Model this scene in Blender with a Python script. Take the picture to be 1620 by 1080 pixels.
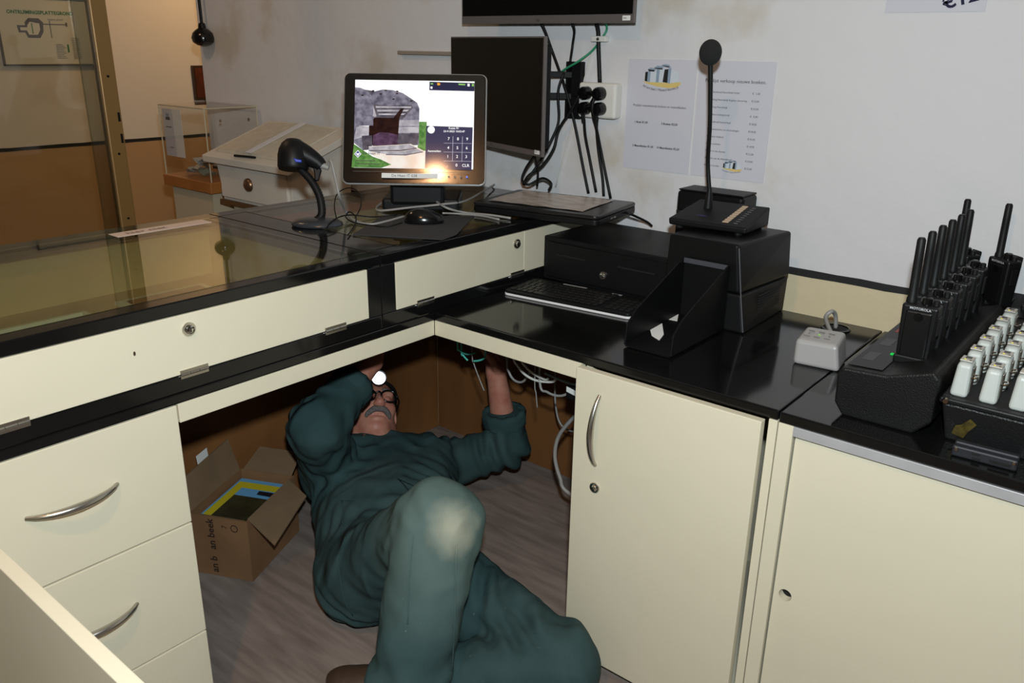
import bpy, bmesh, math, random
import numpy as np
from mathutils import Vector as V, Matrix

for o in list(bpy.data.objects): bpy.data.objects.remove(o)
scene = bpy.context.scene
col = scene.collection
random.seed(7)

# ------------------------------------------------------------------ camera
FPX = 1304.13
yaw, pit, rol = math.radians(39.375), math.radians(19.615), math.radians(0.8513)
FW = V((-math.sin(yaw) * math.cos(pit), math.cos(yaw) * math.cos(pit), -math.sin(pit)))
r0 = V((math.cos(yaw), math.sin(yaw), 0)); u0 = r0.cross(FW)
RT = math.cos(rol) * r0 + math.sin(rol) * u0
UP = -math.sin(rol) * r0 + math.cos(rol) * u0
CAM = V((1.35619, -1.35356, 1.37759))
cd = bpy.data.cameras.new('camera'); cam = bpy.data.objects.new('camera', cd); col.objects.link(cam)
cd.sensor_width = 36; cd.lens = 36 * FPX / 1620; cd.clip_start = 0.02
cam.matrix_world = Matrix(((RT.x, UP.x, -FW.x, CAM.x), (RT.y, UP.y, -FW.y, CAM.y), (RT.z, UP.z, -FW.z, CAM.z), (0, 0, 0, 1)))
scene.camera = cam

# ------------------------------------------------------------------ world, lights, exposure
scene.view_settings.view_transform = 'Standard'; scene.view_settings.look = 'None'
scene.view_settings.gamma = 1; scene.view_settings.use_curve_mapping = False
scene.view_settings.exposure = 0.0
w = bpy.data.worlds.new('world'); scene.world = w; w.use_nodes = True
w.node_tree.nodes['Background'].inputs[0].default_value = (1.0, 0.86, 0.70, 1)
w.node_tree.nodes['Background'].inputs[1].default_value = 0.045

# the staff-side lamp hangs where the tilted checkout screen mirrors it
LAMP = V((0.97, -1.59, 2.5))
def area(name, loc, direction, power, color, size, shape='DISK'):
    l = bpy.data.lights.new(name, 'AREA'); l.energy = power; l.color = color; l.shape = shape; l.size = size
    o = bpy.data.objects.new(name, l); col.objects.link(o); o.location = loc
    o.rotation_euler = V(direction).to_track_quat('-Z', 'Y').to_euler()
    return o
# flash gun on the camera's hot shoe
area('camera_flash', CAM + UP * 0.16 + RT * 0.02 - FW * 0.03, FW + UP * 0.10, 32, (0.86, 0.96, 1.0), 0.055)
# warm lamp in the corridor behind the counter
area('corridor_lamp', (-2.75, 1.55, 2.35), (-0.15, 0.0, -1), 11, (1.0, 0.62, 0.30), 0.30)
# warm ceiling lamps of the room: one above the staff side, one above the visitors' side
area('ceiling_lamp_staff', LAMP, (0, 0, -1), 12, (1.0, 0.52, 0.24), 0.09)
area('ceiling_lamp_visitors', (-1.55, -0.5, 2.52), (0, 0.15, -1), 5.5, (1.0, 0.62, 0.36), 0.25)

# ------------------------------------------------------------------ helpers
def lin(c): c /= 255; return c / 12.92 if c <= 0.04045 else ((c + 0.055) / 1.055) ** 2.4
def S(r, g, b): return (lin(r), lin(g), lin(b), 1)
MATS = {}
def mat(name, rgb, rough=0.5, metal=0.0, var=0.0, vscale=8.0, bump=0.0, bscale=60.0, spec=0.5, coat=0.0, emit=None, estr=1.0, rgb2=None, stretch=None):
    if name in MATS: return MATS[name]
    m = bpy.data.materials.new(name); m.use_nodes = True; nt = m.node_tree; N = nt.nodes; L = nt.links
    b = N['Principled BSDF']; b.inputs['Base Color'].default_value = rgb; b.inputs['Roughness'].default_value = rough
    b.inputs['Metallic'].default_value = metal; b.inputs['Specular IOR Level'].default_value = spec
    b.inputs['Coat Weight'].default_value = coat; b.inputs['Coat Roughness'].default_value = 0.06
    if emit: b.inputs['Emission Color'].default_value = emit; b.inputs['Emission Strength'].default_value = estr
    if var or bump:
        tc = N.new('ShaderNodeTexCoord'); mp = N.new('ShaderNodeMapping'); L.new(tc.outputs['Object'], mp.inputs[0])
        if stretch: mp.inputs['Scale'].default_value = stretch
        if var:
            n = N.new('ShaderNodeTexNoise'); n.inputs['Scale'].default_value = vscale; n.inputs['Detail'].default_value = 6
            L.new(mp.outputs[0], n.inputs['Vector'])
            mx = N.new('ShaderNodeMix'); mx.data_type = 'RGBA'
            rp = N.new('ShaderNodeMapRange'); rp.inputs[1].default_value = 0.3; rp.inputs[2].default_value = 0.7
            L.new(n.outputs[0], rp.inputs[0]); L.new(rp.outputs[0], mx.inputs[0])
            c2 = rgb2 or tuple(x * (1 - var) for x in rgb[:3]) + (1,)
            mx.inputs[6].default_value = rgb; mx.inputs[7].default_value = c2
            L.new(mx.outputs[2], b.inputs['Base Color'])
        if bump:
            n2 = N.new('ShaderNodeTexNoise'); n2.inputs['Scale'].default_value = bscale; n2.inputs['Detail'].default_value = 4
            L.new(mp.outputs[0], n2.inputs['Vector'])
            bp = N.new('ShaderNodeBump'); bp.inputs['Strength'].default_value = bump; bp.inputs['Distance'].default_value = 0.004
            L.new(n2.outputs[0], bp.inputs['Height']); L.new(bp.outputs[0], b.inputs['Normal'])
    MATS[name] = m; return m
def glassmat(name, tint, ior=1.5, rough=0.0):
    if name in MATS: return MATS[name]
    m = bpy.data.materials.new(name); m.use_nodes = True; nt = m.node_tree; N = nt.nodes; L = nt.links
    N.remove(N['Principled BSDF']); out = N['Material Output']
    t = N.new('ShaderNodeBsdfTransparent'); t.inputs[0].default_value = tint
    g = N.new('ShaderNodeBsdfGlossy'); g.inputs['Roughness'].default_value = rough
    # Schlick reflectance, the same from either side of the pane
    ge = N.new('ShaderNodeNewGeometry'); dt = N.new('ShaderNodeVectorMath'); dt.operation = 'DOT_PRODUCT'
    L.new(ge.outputs['Normal'], dt.inputs[0]); L.new(ge.outputs['Incoming'], dt.inputs[1])
    def mth(op, a, b_=None):
        q = N.new('ShaderNodeMath'); q.operation = op
        for k, z in ((0, a), (1, b_)):
            if z is None: continue
            if isinstance(z, (int, float)): q.inputs[k].default_value = z
            else: L.new(z, q.inputs[k])
        return q
    F0 = ((ior - 1) / (ior + 1)) ** 2
    ab = mth('ABSOLUTE', dt.outputs['Value']); om = mth('SUBTRACT', 1.0, ab.outputs[0]); pw = mth('POWER', om.outputs[0], 5.0)
    sc = mth('MULTIPLY', pw.outputs[0], 1 - F0); f = mth('ADD', sc.outputs[0], F0)
    x = N.new('ShaderNodeMixShader'); L.new(f.outputs[0], x.inputs[0]); L.new(t.outputs[0], x.inputs[1]); L.new(g.outputs[0], x.inputs[2])
    L.new(x.outputs[0], out.inputs[0]); MATS[name] = m; return m
def emat(name, rgb, s=1.0):
    if name in MATS: return MATS[name]
    m = bpy.data.materials.new(name); m.use_nodes = True; nt = m.node_tree; N = nt.nodes
    N.remove(N['Principled BSDF']); e = N.new('ShaderNodeEmission'); e.inputs[0].default_value = rgb; e.inputs[1].default_value = s
    nt.links.new(e.outputs[0], N['Material Output'].inputs[0]); MATS[name] = m; return m

OFF = {}
def thing(name, label, cat, loc, group=None):
    o = bpy.data.objects.new(name, None); col.objects.link(o); o.location = loc; o.empty_display_size = 0.05
    OFF[o.name] = V(loc); return tag(o, label, cat, group)
def tag(o, label=None, cat=None, group=None, kind=None):
    if label: o['label'] = label
    if cat: o['category'] = cat
    if group: o['group'] = group
    if kind: o['kind'] = kind
    return o
def make(name, bm, m, parent=None, smooth=False):
    if not isinstance(m, (list, tuple)): m = [m]
    if parent is not None: off = OFF[parent.name]
    else:
        xs = [v.co for v in bm.verts]
        lo = [min(c[i] for c in xs) for i in range(3)]; hi = [max(c[i] for c in xs) for i in range(3)]
        off = V(((lo[0] + hi[0]) / 2, (lo[1] + hi[1]) / 2, lo[2]))
    bmesh.ops.translate(bm, vec=-off, verts=bm.verts)
    me = bpy.data.meshes.new(name); bm.to_mesh(me); bm.free()
    for k in m: me.materials.append(k)
    if smooth:
        me.shade_smooth()
        if smooth != 'all': me.set_sharp_from_angle(angle=math.radians(40))
    o = bpy.data.objects.new(name, me); col.objects.link(o)
    if parent is not None: o.parent = parent
    else: o.location = off
    OFF[o.name] = off.copy()
    return o
def struct(name, bm, m, label=None, parent=None):
    o = make(name, bm, m, parent)
    if parent is None: o['kind'] = 'structure'
    if label: o['label'] = label
    return o
def copytree(o, parent=None):
    c = o.copy(); col.objects.link(c); c.parent = parent; OFF[c.name] = OFF[o.name].copy()
    for ch in list(o.children): copytree(ch, c)
    return c
def place(o, loc, rz=0):
    o.location = loc; o.rotation_euler = (0, 0, rz)
def NB(): return bmesh.new()
def box(bm, lo, hi, bev=0.0, M=None, seg=2):
    lo, hi = [min(a, b) for a, b in zip(lo, hi)], [max(a, b) for a, b in zip(lo, hi)]
    t = bmesh.new(); bmesh.ops.create_cube(t, size=1)
    for v in t.verts: v.co = V([(lo[i] + hi[i]) / 2 + v.co[i] * (hi[i] - lo[i]) for i in range(3)])
    if bev: bmesh.ops.bevel(t, geom=t.edges[:], offset=bev, segments=seg, affect='EDGES', profile=0.5)
    return merge(bm, t, M)
def merge(bm, t, M=None):
    if M is not None: t.transform(M)
    me = bpy.data.meshes.new('t'); t.to_mesh(me); t.free(); bm.from_mesh(me); bpy.data.meshes.remove(me); return bm
def hexa(bm, p8, bev=0.0, M=None, seg=2):
    """p8: bottom 4 (ccw) + top 4"""
    t = bmesh.new(); vs = [t.verts.new(p) for p in p8]
    for f in ((3, 2, 1, 0), (4, 5, 6, 7), (0, 1, 5, 4), (1, 2, 6, 5), (2, 3, 7, 6), (3, 0, 4, 7)): t.faces.new([vs[i] for i in f])
    bmesh.ops.recalc_face_normals(t, faces=t.faces)
    if bev: bmesh.ops.bevel(t, geom=t.edges[:], offset=bev, segments=seg, affect='EDGES', profile=0.5)
    return merge(bm, t, M)
def basis(z):
    z = V(z).normalized(); a = V((0, 0, 1)) if abs(z.z) < 0.9 else V((1, 0, 0)); x = a.cross(z).normalized(); return x, z.cross(x), z
def cyl(bm, p0, p1, ra, rb=None, n=20, cap=True):
    rb = ra if rb is None else rb; p0, p1 = V(p0), V(p1); x, y, z = basis(p1 - p0)
    A = [bm.verts.new(p0 + (x * math.cos(2 * math.pi * i / n) + y * math.sin(2 * math.pi * i / n)) * ra) for i in range(n)]
    Bv = [bm.verts.new(p1 + (x * math.cos(2 * math.pi * i / n) + y * math.sin(2 * math.pi * i / n)) * rb) for i in range(n)]
    for i in range(n): bm.faces.new((A[i], A[(i + 1) % n], Bv[(i + 1) % n], Bv[i]))
    if cap: bm.faces.new(A[::-1]); bm.faces.new(Bv)
    return bm
def lathe(bm, p, axis, prof, n=24):
    """prof: list of (h, r) along axis from p"""
    p = V(p); x, y, z = basis(axis); rings = []
    for h, r in prof:
        if r < 1e-6: rings.append([bm.verts.new(p + z * h)])
        else: rings.append([bm.verts.new(p + z * h + (x * math.cos(2 * math.pi * i / n) + y * math.sin(2 * math.pi * i / n)) * r) for i in range(n)])
    for a, b in zip(rings, rings[1:]):
        for i in range(n):
            j = (i + 1) % n
            if len(a) == 1 and len(b) == 1: continue
            if len(a) == 1: bm.faces.new((a[0], b[j], b[i]))
            elif len(b) == 1: bm.faces.new((a[i], a[j], b[0]))
            else: bm.faces.new((a[i], a[j], b[j], b[i]))
    if len(rings[0]) > 1: bm.faces.new(rings[0][::-1])
    if len(rings[-1]) > 1: bm.faces.new(rings[-1])
    return bm
def spline(pts, k=6):
    pts = [V(p) for p in pts]
    if len(pts) < 3: return pts
    P = [pts[0] * 2 - pts[1]] + pts + [pts[-1] * 2 - pts[-2]]; out = []
    for i in range(1, len(P) - 2):
        a, b, c, d = P[i - 1:i + 3]
        for j in range(k):
            t = j / k
            out.append(0.5 * ((2 * b) + (c - a) * t + (2 * a - 5 * b + 4 * c - d) * t * t + (3 * b - a - 3 * c + d) * t ** 3))
    out.append(pts[-1]); return out
def tube(bm, pts, r, n=8, k=6, raw=False):
    P = [V(p) for p in pts] if raw else spline(pts, k)
    R = r if isinstance(r, (list, tuple)) else None
    up = None; rings = []
    for i, p in enumerate(P):
        t = (P[min(i + 1, len(P) - 1)] - P[max(i - 1, 0)])
        if t.length < 1e-9: t = V((0, 0, 1))
        t.normalize()
        if up is None: up = basis(t)[0]
        up = (up - t * up.dot(t))
        if up.length < 1e-6: up = basis(t)[0]
        up.normalize(); s = t.cross(up)
        rr = r if R is None else float(np.interp(i / (len(P) - 1), np.linspace(0, 1, len(R)), R))
        rings.append([bm.verts.new(p + (up * math.cos(2 * math.pi * q / n) + s * math.sin(2 * math.pi * q / n)) * rr) for q in range(n)])
    for a, b in zip(rings, rings[1:]):
        for q in range(n): bm.faces.new((a[q], a[(q + 1) % n], b[(q + 1) % n], b[q]))
    bm.faces.new(rings[0][::-1]); bm.faces.new(rings[-1]); return bm
def ell(bm, c, rad, axes=None, u=20, v=12):
    t = bmesh.new(); bmesh.ops.create_uvsphere(t, u_segments=u, v_segments=v, radius=1)
    ax = axes or (V((1, 0, 0)), V((0, 1, 0)), V((0, 0, 1))); c = V(c)
    for q in t.verts: q.co = c + ax[0] * q.co.x * rad[0] + ax[1] * q.co.y * rad[1] + ax[2] * q.co.z * rad[2]
    return merge(bm, t)
def prism(bm, pts, d, bev=0.0, seg=2):
    """closed polygon of 3D points extruded by vector d"""
    t = bmesh.new(); d = V(d); A = [t.verts.new(V(p)) for p in pts]; Bv = [t.verts.new(V(p) + d) for p in pts]; n = len(pts)
    t.faces.new(A); t.faces.new(Bv[::-1])
    for i in range(n): t.faces.new((A[(i + 1) % n], A[i], Bv[i], Bv[(i + 1) % n]))
    bmesh.ops.recalc_face_normals(t, faces=t.faces)
    if bev: bmesh.ops.bevel(t, geom=t.edges[:], offset=bev, segments=seg, affect='EDGES', profile=0.5)
    return merge(bm, t)
def rrect(w, h, r, n=5):
    out = []
    for cx, cy, a0 in ((w / 2 - r, h / 2 - r, 0), (-w / 2 + r, h / 2 - r, 90), (-w / 2 + r, -h / 2 + r, 180), (w / 2 - r, -h / 2 + r, 270)):
        for i in range(n + 1):
            a = math.radians(a0 + 90 * i / n); out.append((cx + r * math.cos(a), cy + r * math.sin(a)))
    return out
def at(u, v, **k):
    d = FW + RT * ((u - 810) / FPX) - UP * ((v - 540) / FPX)
    (ax, val), = k.items(); i = 'xyz'.index(ax); return CAM + d * ((val - CAM[i]) / d[i])
def art(name, frame, shapes, parent):
    """flat print: shapes = (material, [(u, v)...]) drawn in order on the plane o + ex*u + ey*v, each a hair prouder"""
    o, ex, ey = [V(q) for q in frame]; n = ex.cross(ey).normalized(); bm = NB(); ms = []
    for i, (m, pts) in enumerate(shapes):
        if m not in ms: ms.append(m)
        f = bm.faces.new([bm.verts.new(o + ex * a + ey * b + n * (0.00012 * (i + 1))) for a, b in pts])
        f.material_index = ms.index(m)
    return make(name, bm, ms, parent)
def text(name, body, size, o, ex, ey, m, parent, align='LEFT', space=1.0, bold=0.0):
    cu = bpy.data.curves.new('txt', 'FONT'); cu.body = body; cu.size = size; cu.align_x = align; cu.space_character = space; cu.resolution_u = 2
    cu.offset = bold
    ob = bpy.data.objects.new('txt', cu); col.objects.link(ob)
    dg = bpy.context.evaluated_depsgraph_get(); me = bpy.data.meshes.new_from_object(ob.evaluated_get(dg))
    bpy.data.objects.remove(ob)
    ex, ey = V(ex).normalized(), V(ey).normalized(); n = ex.cross(ey); o = V(o)
    bm = NB(); bm.from_mesh(me); bpy.data.meshes.remove(me)
    for v in bm.verts: v.co = o + ex * v.co.x + ey * v.co.y + n * (0.0006 + v.co.z)
    return make(name, bm, m, parent)

# ------------------------------------------------------------------ materials
cream = mat('cream_laminate', S(217, 210, 186), 0.42, var=0.05, vscale=3, bump=0.03, bscale=220)
creamedge = mat('cream_edge', S(210, 202, 178), 0.5)
black = mat('black_lacquer', (0.006, 0.006, 0.006, 1), 0.10, var=0.3, vscale=5)
blackedge = mat('black_lacquer_edge', (0.007, 0.007, 0.007, 1), 0.25)
blackpl = mat('black_plastic', (0.006, 0.006, 0.0065, 1), 0.45, bump=0.08, bscale=500, spec=.25)
blackgl = mat('black_gloss_plastic', (0.004, 0.004, 0.0045, 1), 0.18)
blackmt = mat('black_powder_coat', (0.006, 0.006, 0.0065, 1), 0.5, bump=0.1, bscale=700, spec=.2)
blackrb = mat('black_rubber', (0.007, 0.007, 0.007, 1), 0.5, spec=.25)
greycab = mat('grey_cable', S(150, 148, 144), 0.5)
whitecab = mat('white_cable', S(215, 212, 205), 0.5)
steel = mat('brushed_steel', S(190, 186, 178), 0.28, 1.0, bump=0.03, bscale=300)
chrome = mat('chrome', S(215, 212, 205), 0.12, 1.0)
alu = mat('aluminium', S(190, 190, 192), 0.45, 0.35, var=0.12, vscale=20)
paper = mat('paper', S(205, 205, 214), 0.8)
paperw = mat('white_paper', S(232, 232, 228), 0.8)
ink = mat('ink', (0.02, 0.02, 0.02, 1), 0.8)
wood = mat('brown_board', S(139, 92, 50), 0.55, var=0.5, vscale=4, rgb2=S(104, 66, 34), stretch=(1, 1, 0.35), bump=0.05, bscale=90)
dark = mat('dark_void', (0.004, 0.004, 0.004, 1), 0.9)

# ------------------------------------------------------------------ setting
YW = 0.72
def wallmat(name, hi1, hi2, lo1, lo2, zline, bmp=0.3):
    m = bpy.data.materials.new(name); m.use_nodes = True; nt = m.node_tree; N = nt.nodes; L = nt.links; b = N['Principled BSDF']
    b.inputs['Roughness'].default_value = 0.75
    g = N.new('ShaderNodeNewGeometry'); sx = N.new('ShaderNodeSeparateXYZ'); L.new(g.outputs['Position'], sx.inputs[0])
    n = N.new('ShaderNodeTexNoise'); n.inputs['Scale'].default_value = 2.6; n.inputs['Detail'].default_value = 5; n.inputs['Roughness'].default_value = 0.55
    L.new(g.outputs['Position'], n.inputs['Vector'])
    rp = N.new('ShaderNodeMapRange'); rp.inputs[1].default_value = 0.55; rp.inputs[2].default_value = 0.66; L.new(n.outputs[0], rp.inputs[0])
    def mix(a, c, fac):
        x = N.new('ShaderNodeMix'); x.data_type = 'RGBA'; L.new(fac, x.inputs[0])
        for k, q in ((6, a), (7, c)):
            if isinstance(q, tuple): x.inputs[k].default_value = q
            else: L.new(q, x.inputs[k])
        return x.outputs[2]
    hi = mix(hi1, hi2, rp.outputs[0]); lo = mix(lo1, lo2, rp.outputs[0])
    gt = N.new('ShaderNodeMath'); gt.operation = 'GREATER_THAN'; gt.inputs[1].default_value = zline; L.new(sx.outputs['Z'], gt.inputs[0])
    L.new(mix(lo, hi, gt.outputs[0]), b.inputs['Base Color'])
    n2 = N.new('ShaderNodeTexNoise'); n2.inputs['Scale'].default_value = 16; n2.inputs['Detail'].default_value = 8; L.new(g.outputs['Position'], n2.inputs['Vector'])
    bp = N.new('ShaderNodeBump'); bp.inputs['Strength'].default_value = bmp; bp.inputs['Distance'].default_value = 0.010
    L.new(n2.outputs[0], bp.inputs['Height']); L.new(bp.outputs[0], b.inputs['Normal'])
    return m
plaster = wallmat('plaster_white_over_beige', S(218, 217, 218), S(202, 195, 184), S(214, 200, 166), S(206, 191, 156), 0.84)
plaster2 = wallmat('plaster_cream_over_tan', S(222, 214, 200), S(214, 205, 190), S(186, 150, 106), S(180, 142, 98), 0.84, 0.06)
struct('wall_back', box(NB(), (-2.13, YW, -0.02), (3.4, YW + 0.16, 2.6)), plaster, 'white plastered wall with a beige dado')
struct('wall_left', box(NB(), (-3.62, -3.0, -0.02), (-3.44, 3.6, 2.6)), plaster2, 'corridor wall, cream above and tan below a black line')
struct('wall_far', box(NB(), (-3.44, 3.6, -0.02), (-0.5, 3.76, 2.6)), plaster2, 'end wall of the corridor')
struct('ceiling', box(NB(), (-3.62, -3.0, 2.6), (3.4, 3.76, 2.7)), mat('ceiling_paint', S(200, 190, 172), 0.8))
fm = mat('grey_wood_vinyl', S(150, 137, 129), 0.5, var=0.35, vscale=6, rgb2=S(118, 106, 99), stretch=(1.0, 7.0, 1.0), bump=0.04, bscale=60)
struct('floor', box(NB(), (-3.62, -3.0, -0.06), (3.4, 3.76, 0)), fm, 'grey wood-look vinyl floor')
def stripe(name, a, b, nrm):
    """painted line with a slightly hand-drawn edge, a hair proud of the wall"""
    bm = NB(); a, b, nrm = V(a), V(b), V(nrm); n = int((b - a).length / 0.06); rows = []
    for i in range(n + 1):
        p = a.lerp(b, i / n); t0 = 0.009 + random.uniform(-.0012, .0012); t1 = 0.009 + random.uniform(-.0012, .0012)
        rows.append([bm.verts.new(p + V((0, 0, z)) + nrm * d) for z, d in ((-t0, 0), (-t0, .0015), (t1, .0015), (t1, 0))])
    for r, s in zip(rows, rows[1:]):
        for k in range(3): bm.faces.new((r[k], s[k], s[k + 1], r[k + 1]))
    return struct(name, bm, mat('black_wall_paint', (0.012, 0.012, 0.012, 1), 0.6), 'black painted line along the wall')
stripe('trim_1', (-2.13, YW, 0.841), (3.3, YW, 0.841), (0, -1, 0))
stripe('trim_2', (-3.44, -2.9, 0.841), (-3.44, 3.5, 0.841), (1, 0, 0))

# glass door in the corridor opening
dX = -1.5
door = bpy.data.objects.new('door_1', None); col.objects.link(door); door.location = (dX, -0.6, 0); OFF['door_1'] = V(door.location)
tag(door, 'glass door with a pale brown edge post', kind='structure')
make('pane', box(NB(), (dX - 0.006, -2.6, 0.02), (dX + 0.006, -0.085, 2.5)), glassmat('door_glass', (0.90, 0.90, 0.86, 1), 1.4), door)
make('glass_edge', box(NB(), (dX - 0.008, -0.085, 0.02), (dX + 0.008, -0.036, 2.5)), glassmat('door_glass_edge', (.70, .72, .66, 1), 1.9, .25), door)
post = make('stile', box(NB(), (dX - 0.018, -0.036, 0.0), (dX + 0.018, 0.018, 2.55), 0.004), mat('bronze_anodised', S(156, 120, 70), 0.4, 0.3), door)
for z0 in (1.125, 1.055): make('strike_plate', box(NB(), (dX + 0.0185, 0.004, z0), (dX + 0.0205, 0.011, z0 + 0.03)), blackmt, post)
for z0 in (1.27, 1.02, 0.80): make('screw', cyl(NB(), (dX + 0.0185, -0.01, z0), (dX + 0.021, -0.01, z0), 0.004, n=10), blackmt, post)

# evacuation plan on the corridor wall
pl = thing('evacuation_plan', 'framed evacuation plan with a green heading on the corridor wall', 'plan', (-3.436, 0.64, 1.26))
make('board', box(NB(), (-3.44, 0.40, 1.26), (-3.428, 0.86, 1.58)), mat('plan_sheet', S(214, 212, 196), 0.5), pl)
bm = NB()
for lo, hi in (((-3.44, .394, 1.254), (-3.424, .402, 1.586)), ((-3.44, .858, 1.254), (-3.424, .866, 1.586)), ((-3.44, .394, 1.254), (-3.424, .866, 1.262)), ((-3.44, .394, 1.578), (-3.424, .866, 1.586))): box(bm, lo, hi)
make('frame', bm, mat('plan_frame', S(96, 92, 92), 0.4), pl)
fr = ((-3.4278, 0.40, 1.26), (0, 1, 0), (0, 0, 1))
grn = mat('print_green', S(40, 120, 50), 0.7); gry = mat('print_grey', S(95, 92, 98), 0.7); lgr = mat('print_light', S(222, 222, 210), 0.7); tgr = mat('print_text_grey', S(150, 148, 140), 0.7)
text('heading', 'ONTRUIMINGSPLATTEGROND', 0.0235, (-3.4278, 0.448, 1.505), (0, 1, 0), (0, 0, 1), grn, pl, bold=0.0008)
text('caption', 'begane grond', 0.014, (-3.4278, 0.64, 1.477), (0, 1, 0), (0, 0, 1), gry, pl)
def rc(x0, y0, x1, y1): return [(x0, y0), (x1, y0), (x1, y1), (x0, y1)]
sh = [(gry, [(.085, .19), (.125, .19), (.125, .205), (.145, .225), (.195, .225), (.215, .205), (.21, .16), (.19, .13), (.13, .13), (.12, .155), (.09, .155)]),
      (lgr, [(.1, .165), (.13, .165), (.138, .145), (.18, .145), (.195, .17), (.195, .2), (.15, .208), (.135, .19), (.135, .18), (.1, .18)]),
      (grn, rc(.155, .15, .160, .2)), (gry, rc(.2, .195, .33, .2)), (gry, rc(.325, .188, .335, .208)), (gry, rc(.245, .13, .249, .215)), (grn, rc(.318, .06, .326, .10))]
for k in range(9): sh.append((tgr, rc(.26, .03 + .0085 * k, .31 - .006 * (k % 3), .033 + .0085 * k)))
for k in range(12): sh.append((tgr, rc(.345, .03 + .009 * k, .385, .033 + .009 * k)))
art('floor_plan_print', fr, sh, pl)

# small dark framed picture deeper in the corridor
pc = thing('wall_picture', 'small dark framed picture on the corridor wall beyond the room corner', 'picture', (-3.44, 1.55, 1.05))
make('frame', box(NB(), (-3.44, 1.42, 1.05), (-3.42, 1.68, 1.25), 0.003), mat('dark_brown_frame', S(60, 38, 20), 0.5), pc)
make('print', box(NB(), (-3.42, 1.435, 1.065), (-3.418, 1.665, 1.235)), mat('picture_brown', S(110, 52, 30), 0.5, var=0.6, vscale=14), pc)

# ------------------------------------------------------------------ furniture: left counter
ZT, ZB, ZU, XB = 0.77, 0.75, 0.942, -0.69
def bow(name, a, b, out, parent, r=0.0045, rise=0.028):
    """arched bar handle from a to b standing off along out"""
    a, b, out = V(a), V(b), V(out); pts = []
    for i in range(15):
        t = i / 14; pts.append(a.lerp(b, t) + out * (rise * (1 - (2 * t - 1) ** 2) ** 0.8 + 0.0))
    bm = NB(); tube(bm, pts, [0.004, 0.0062, 0.0072, 0.0062, 0.004], n=10, raw=True)
    return make(name, bm, steel, parent, True)
def camlock(c, nrm, parent, r=0.0135):
    c, nrm = V(c), V(nrm)
    l = make('lock', lathe(NB(), c, nrm, [(0, r), (.002, r), (.004, r * .9), (.004, r * .62), (.008, r * .58), (.009, r * .45)]), chrome, parent, True)
    x, y, z = basis(nrm); bm = NB(); q = c + nrm * .0092
    bm.faces.new([bm.verts.new(q + x * a + y * b) for a, b in ((-.0011, -.0036), (.0011, -.0036), (.0011, .0036), (-.0011, .0036))])
    make('keyhole', bm, dark, l); return l
def hinge(p0, p1, parent):
    bm = NB(); p0, p1 = V(p0), V(p1)
    for k in range(3):
        a, b = p0.lerp(p1, k / 3 + .01), p0.lerp(p1, (k + 1) / 3 - .01); cyl(bm, a, b, 0.0032, n=10)
    m = (p0 + p1) / 2; L = (p1 - p0).length / 2
    box(bm, (m.x - .003, m.y - L, m.z - .008), (m.x + .0008, m.y + L, m.z + .008))
    return make('hinge', bm, steel, parent, True)

# continuous black worktop slabs
make_wt = tag(make('worktop', box(NB(), (XB, -2.2, ZB), (0, YW - 0.005, ZT), 0.003), black), 'black lacquered worktop slab under the glass display cases', 'worktop')

def display_case(y0, y1, gl0, gl1, gx0, gx1, panels, label, frame_back=0.06):
    t = thing('display_case', label, 'display case', ((XB) / 2, (y0 + y1) / 2, ZT))
    # black base rail under the front, corner posts, top frame
    for nm, lo, hi in (('base_rail', (-.03, y0, ZT), (0, y1, .803)), ('top_rail', (gx1, y0, .917), (0, y1, ZU)), ('top_rail', (XB, y0, .917), (gx0, y1, ZU)),
                       ('top_rail', (gx0, y0, .917), (gx1, gl0, ZU)), ('top_rail', (gx0, gl1, .917), (gx1, y1, ZU))):
        make(nm, box(NB(), lo, hi, 0.0025), black, t)
    make('bottom_board', box(NB(), (XB + .012, y0 + .012, ZT), (-.03, y1 - .012, .782)), mat('case_floor', S(190, 160, 110), 0.6, var=.2, vscale=6), t)
    make('back_board', box(NB(), (XB, y0, ZT), (XB + .012, y1, .917)), mat('case_back', S(200, 172, 120), 0.6), t)
    make('end_board', box(NB(), (XB + .012, y0, ZT), (-.03, y0 + .012, .917)), MATS['case_back'], t)
    make('end_board', box(NB(), (XB + .012, y1 - .012, ZT), (-.03, y1, .917)), MATS['case_back'], t)
    make('glass_top', box(NB(), (gx0 - .006, gl0 - .006, ZU - .004), (gx1 + .006, gl1 + .006, ZU + .0012)), glassmat('case_glass', (0.86, 0.90, 0.82, 1), 1.6), t)
    return t
c1 = display_case(-2.2, -.1665, -2.12, -.207, -.628, -.043, None, 'long black-framed glass-topped display case with a cream flap front')
make('corner_post', box(NB(), (-.03, -.2035, .803), (0, -.1665, .917), .0015), blackedge, c1)
p = make('front_flap', box(NB(), (-.018, -1.9, .8045), (.001, -.205, .9160), .0012), cream, c1)
camlock((.001, -.631, .887), (1, 0, 0), p)
for y in (-.30, -.63, -.945): hinge((.0025, y - .028, .8045), (.0025, y + .028, .8045), p)
bm = NB(); ell(bm, (.0012, -.735, .868), (.0006, .0022, .0042)); make('chip_mark', bm, mat('chip_brown', S(60, 40, 22), .8), p)
c2 = display_case(-.1655, .713, -.075, .62, -.640, -.043, None, 'black-framed glass-topped corner display case carrying the checkout screen')
make('corner_post', box(NB(), (-.03, -.1655, .803), (0, -.1225, .917), .0015), blackedge, c2)
p = make('front_flap', box(NB(), (-.018, -.1215, .8045), (.001, .342, .9160), .0012), cream, c2)
camlock((.001, .311, .888), (1, 0, 0), p)
for y in (-.03, .315): hinge((.0025, y - .028, .8045), (.0025, y + .028, .8045), p)
make('fixed_panel', box(NB(), (-.018, .344, .8045), (.001, .712, .9160), .0012), cream, c2)
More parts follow.
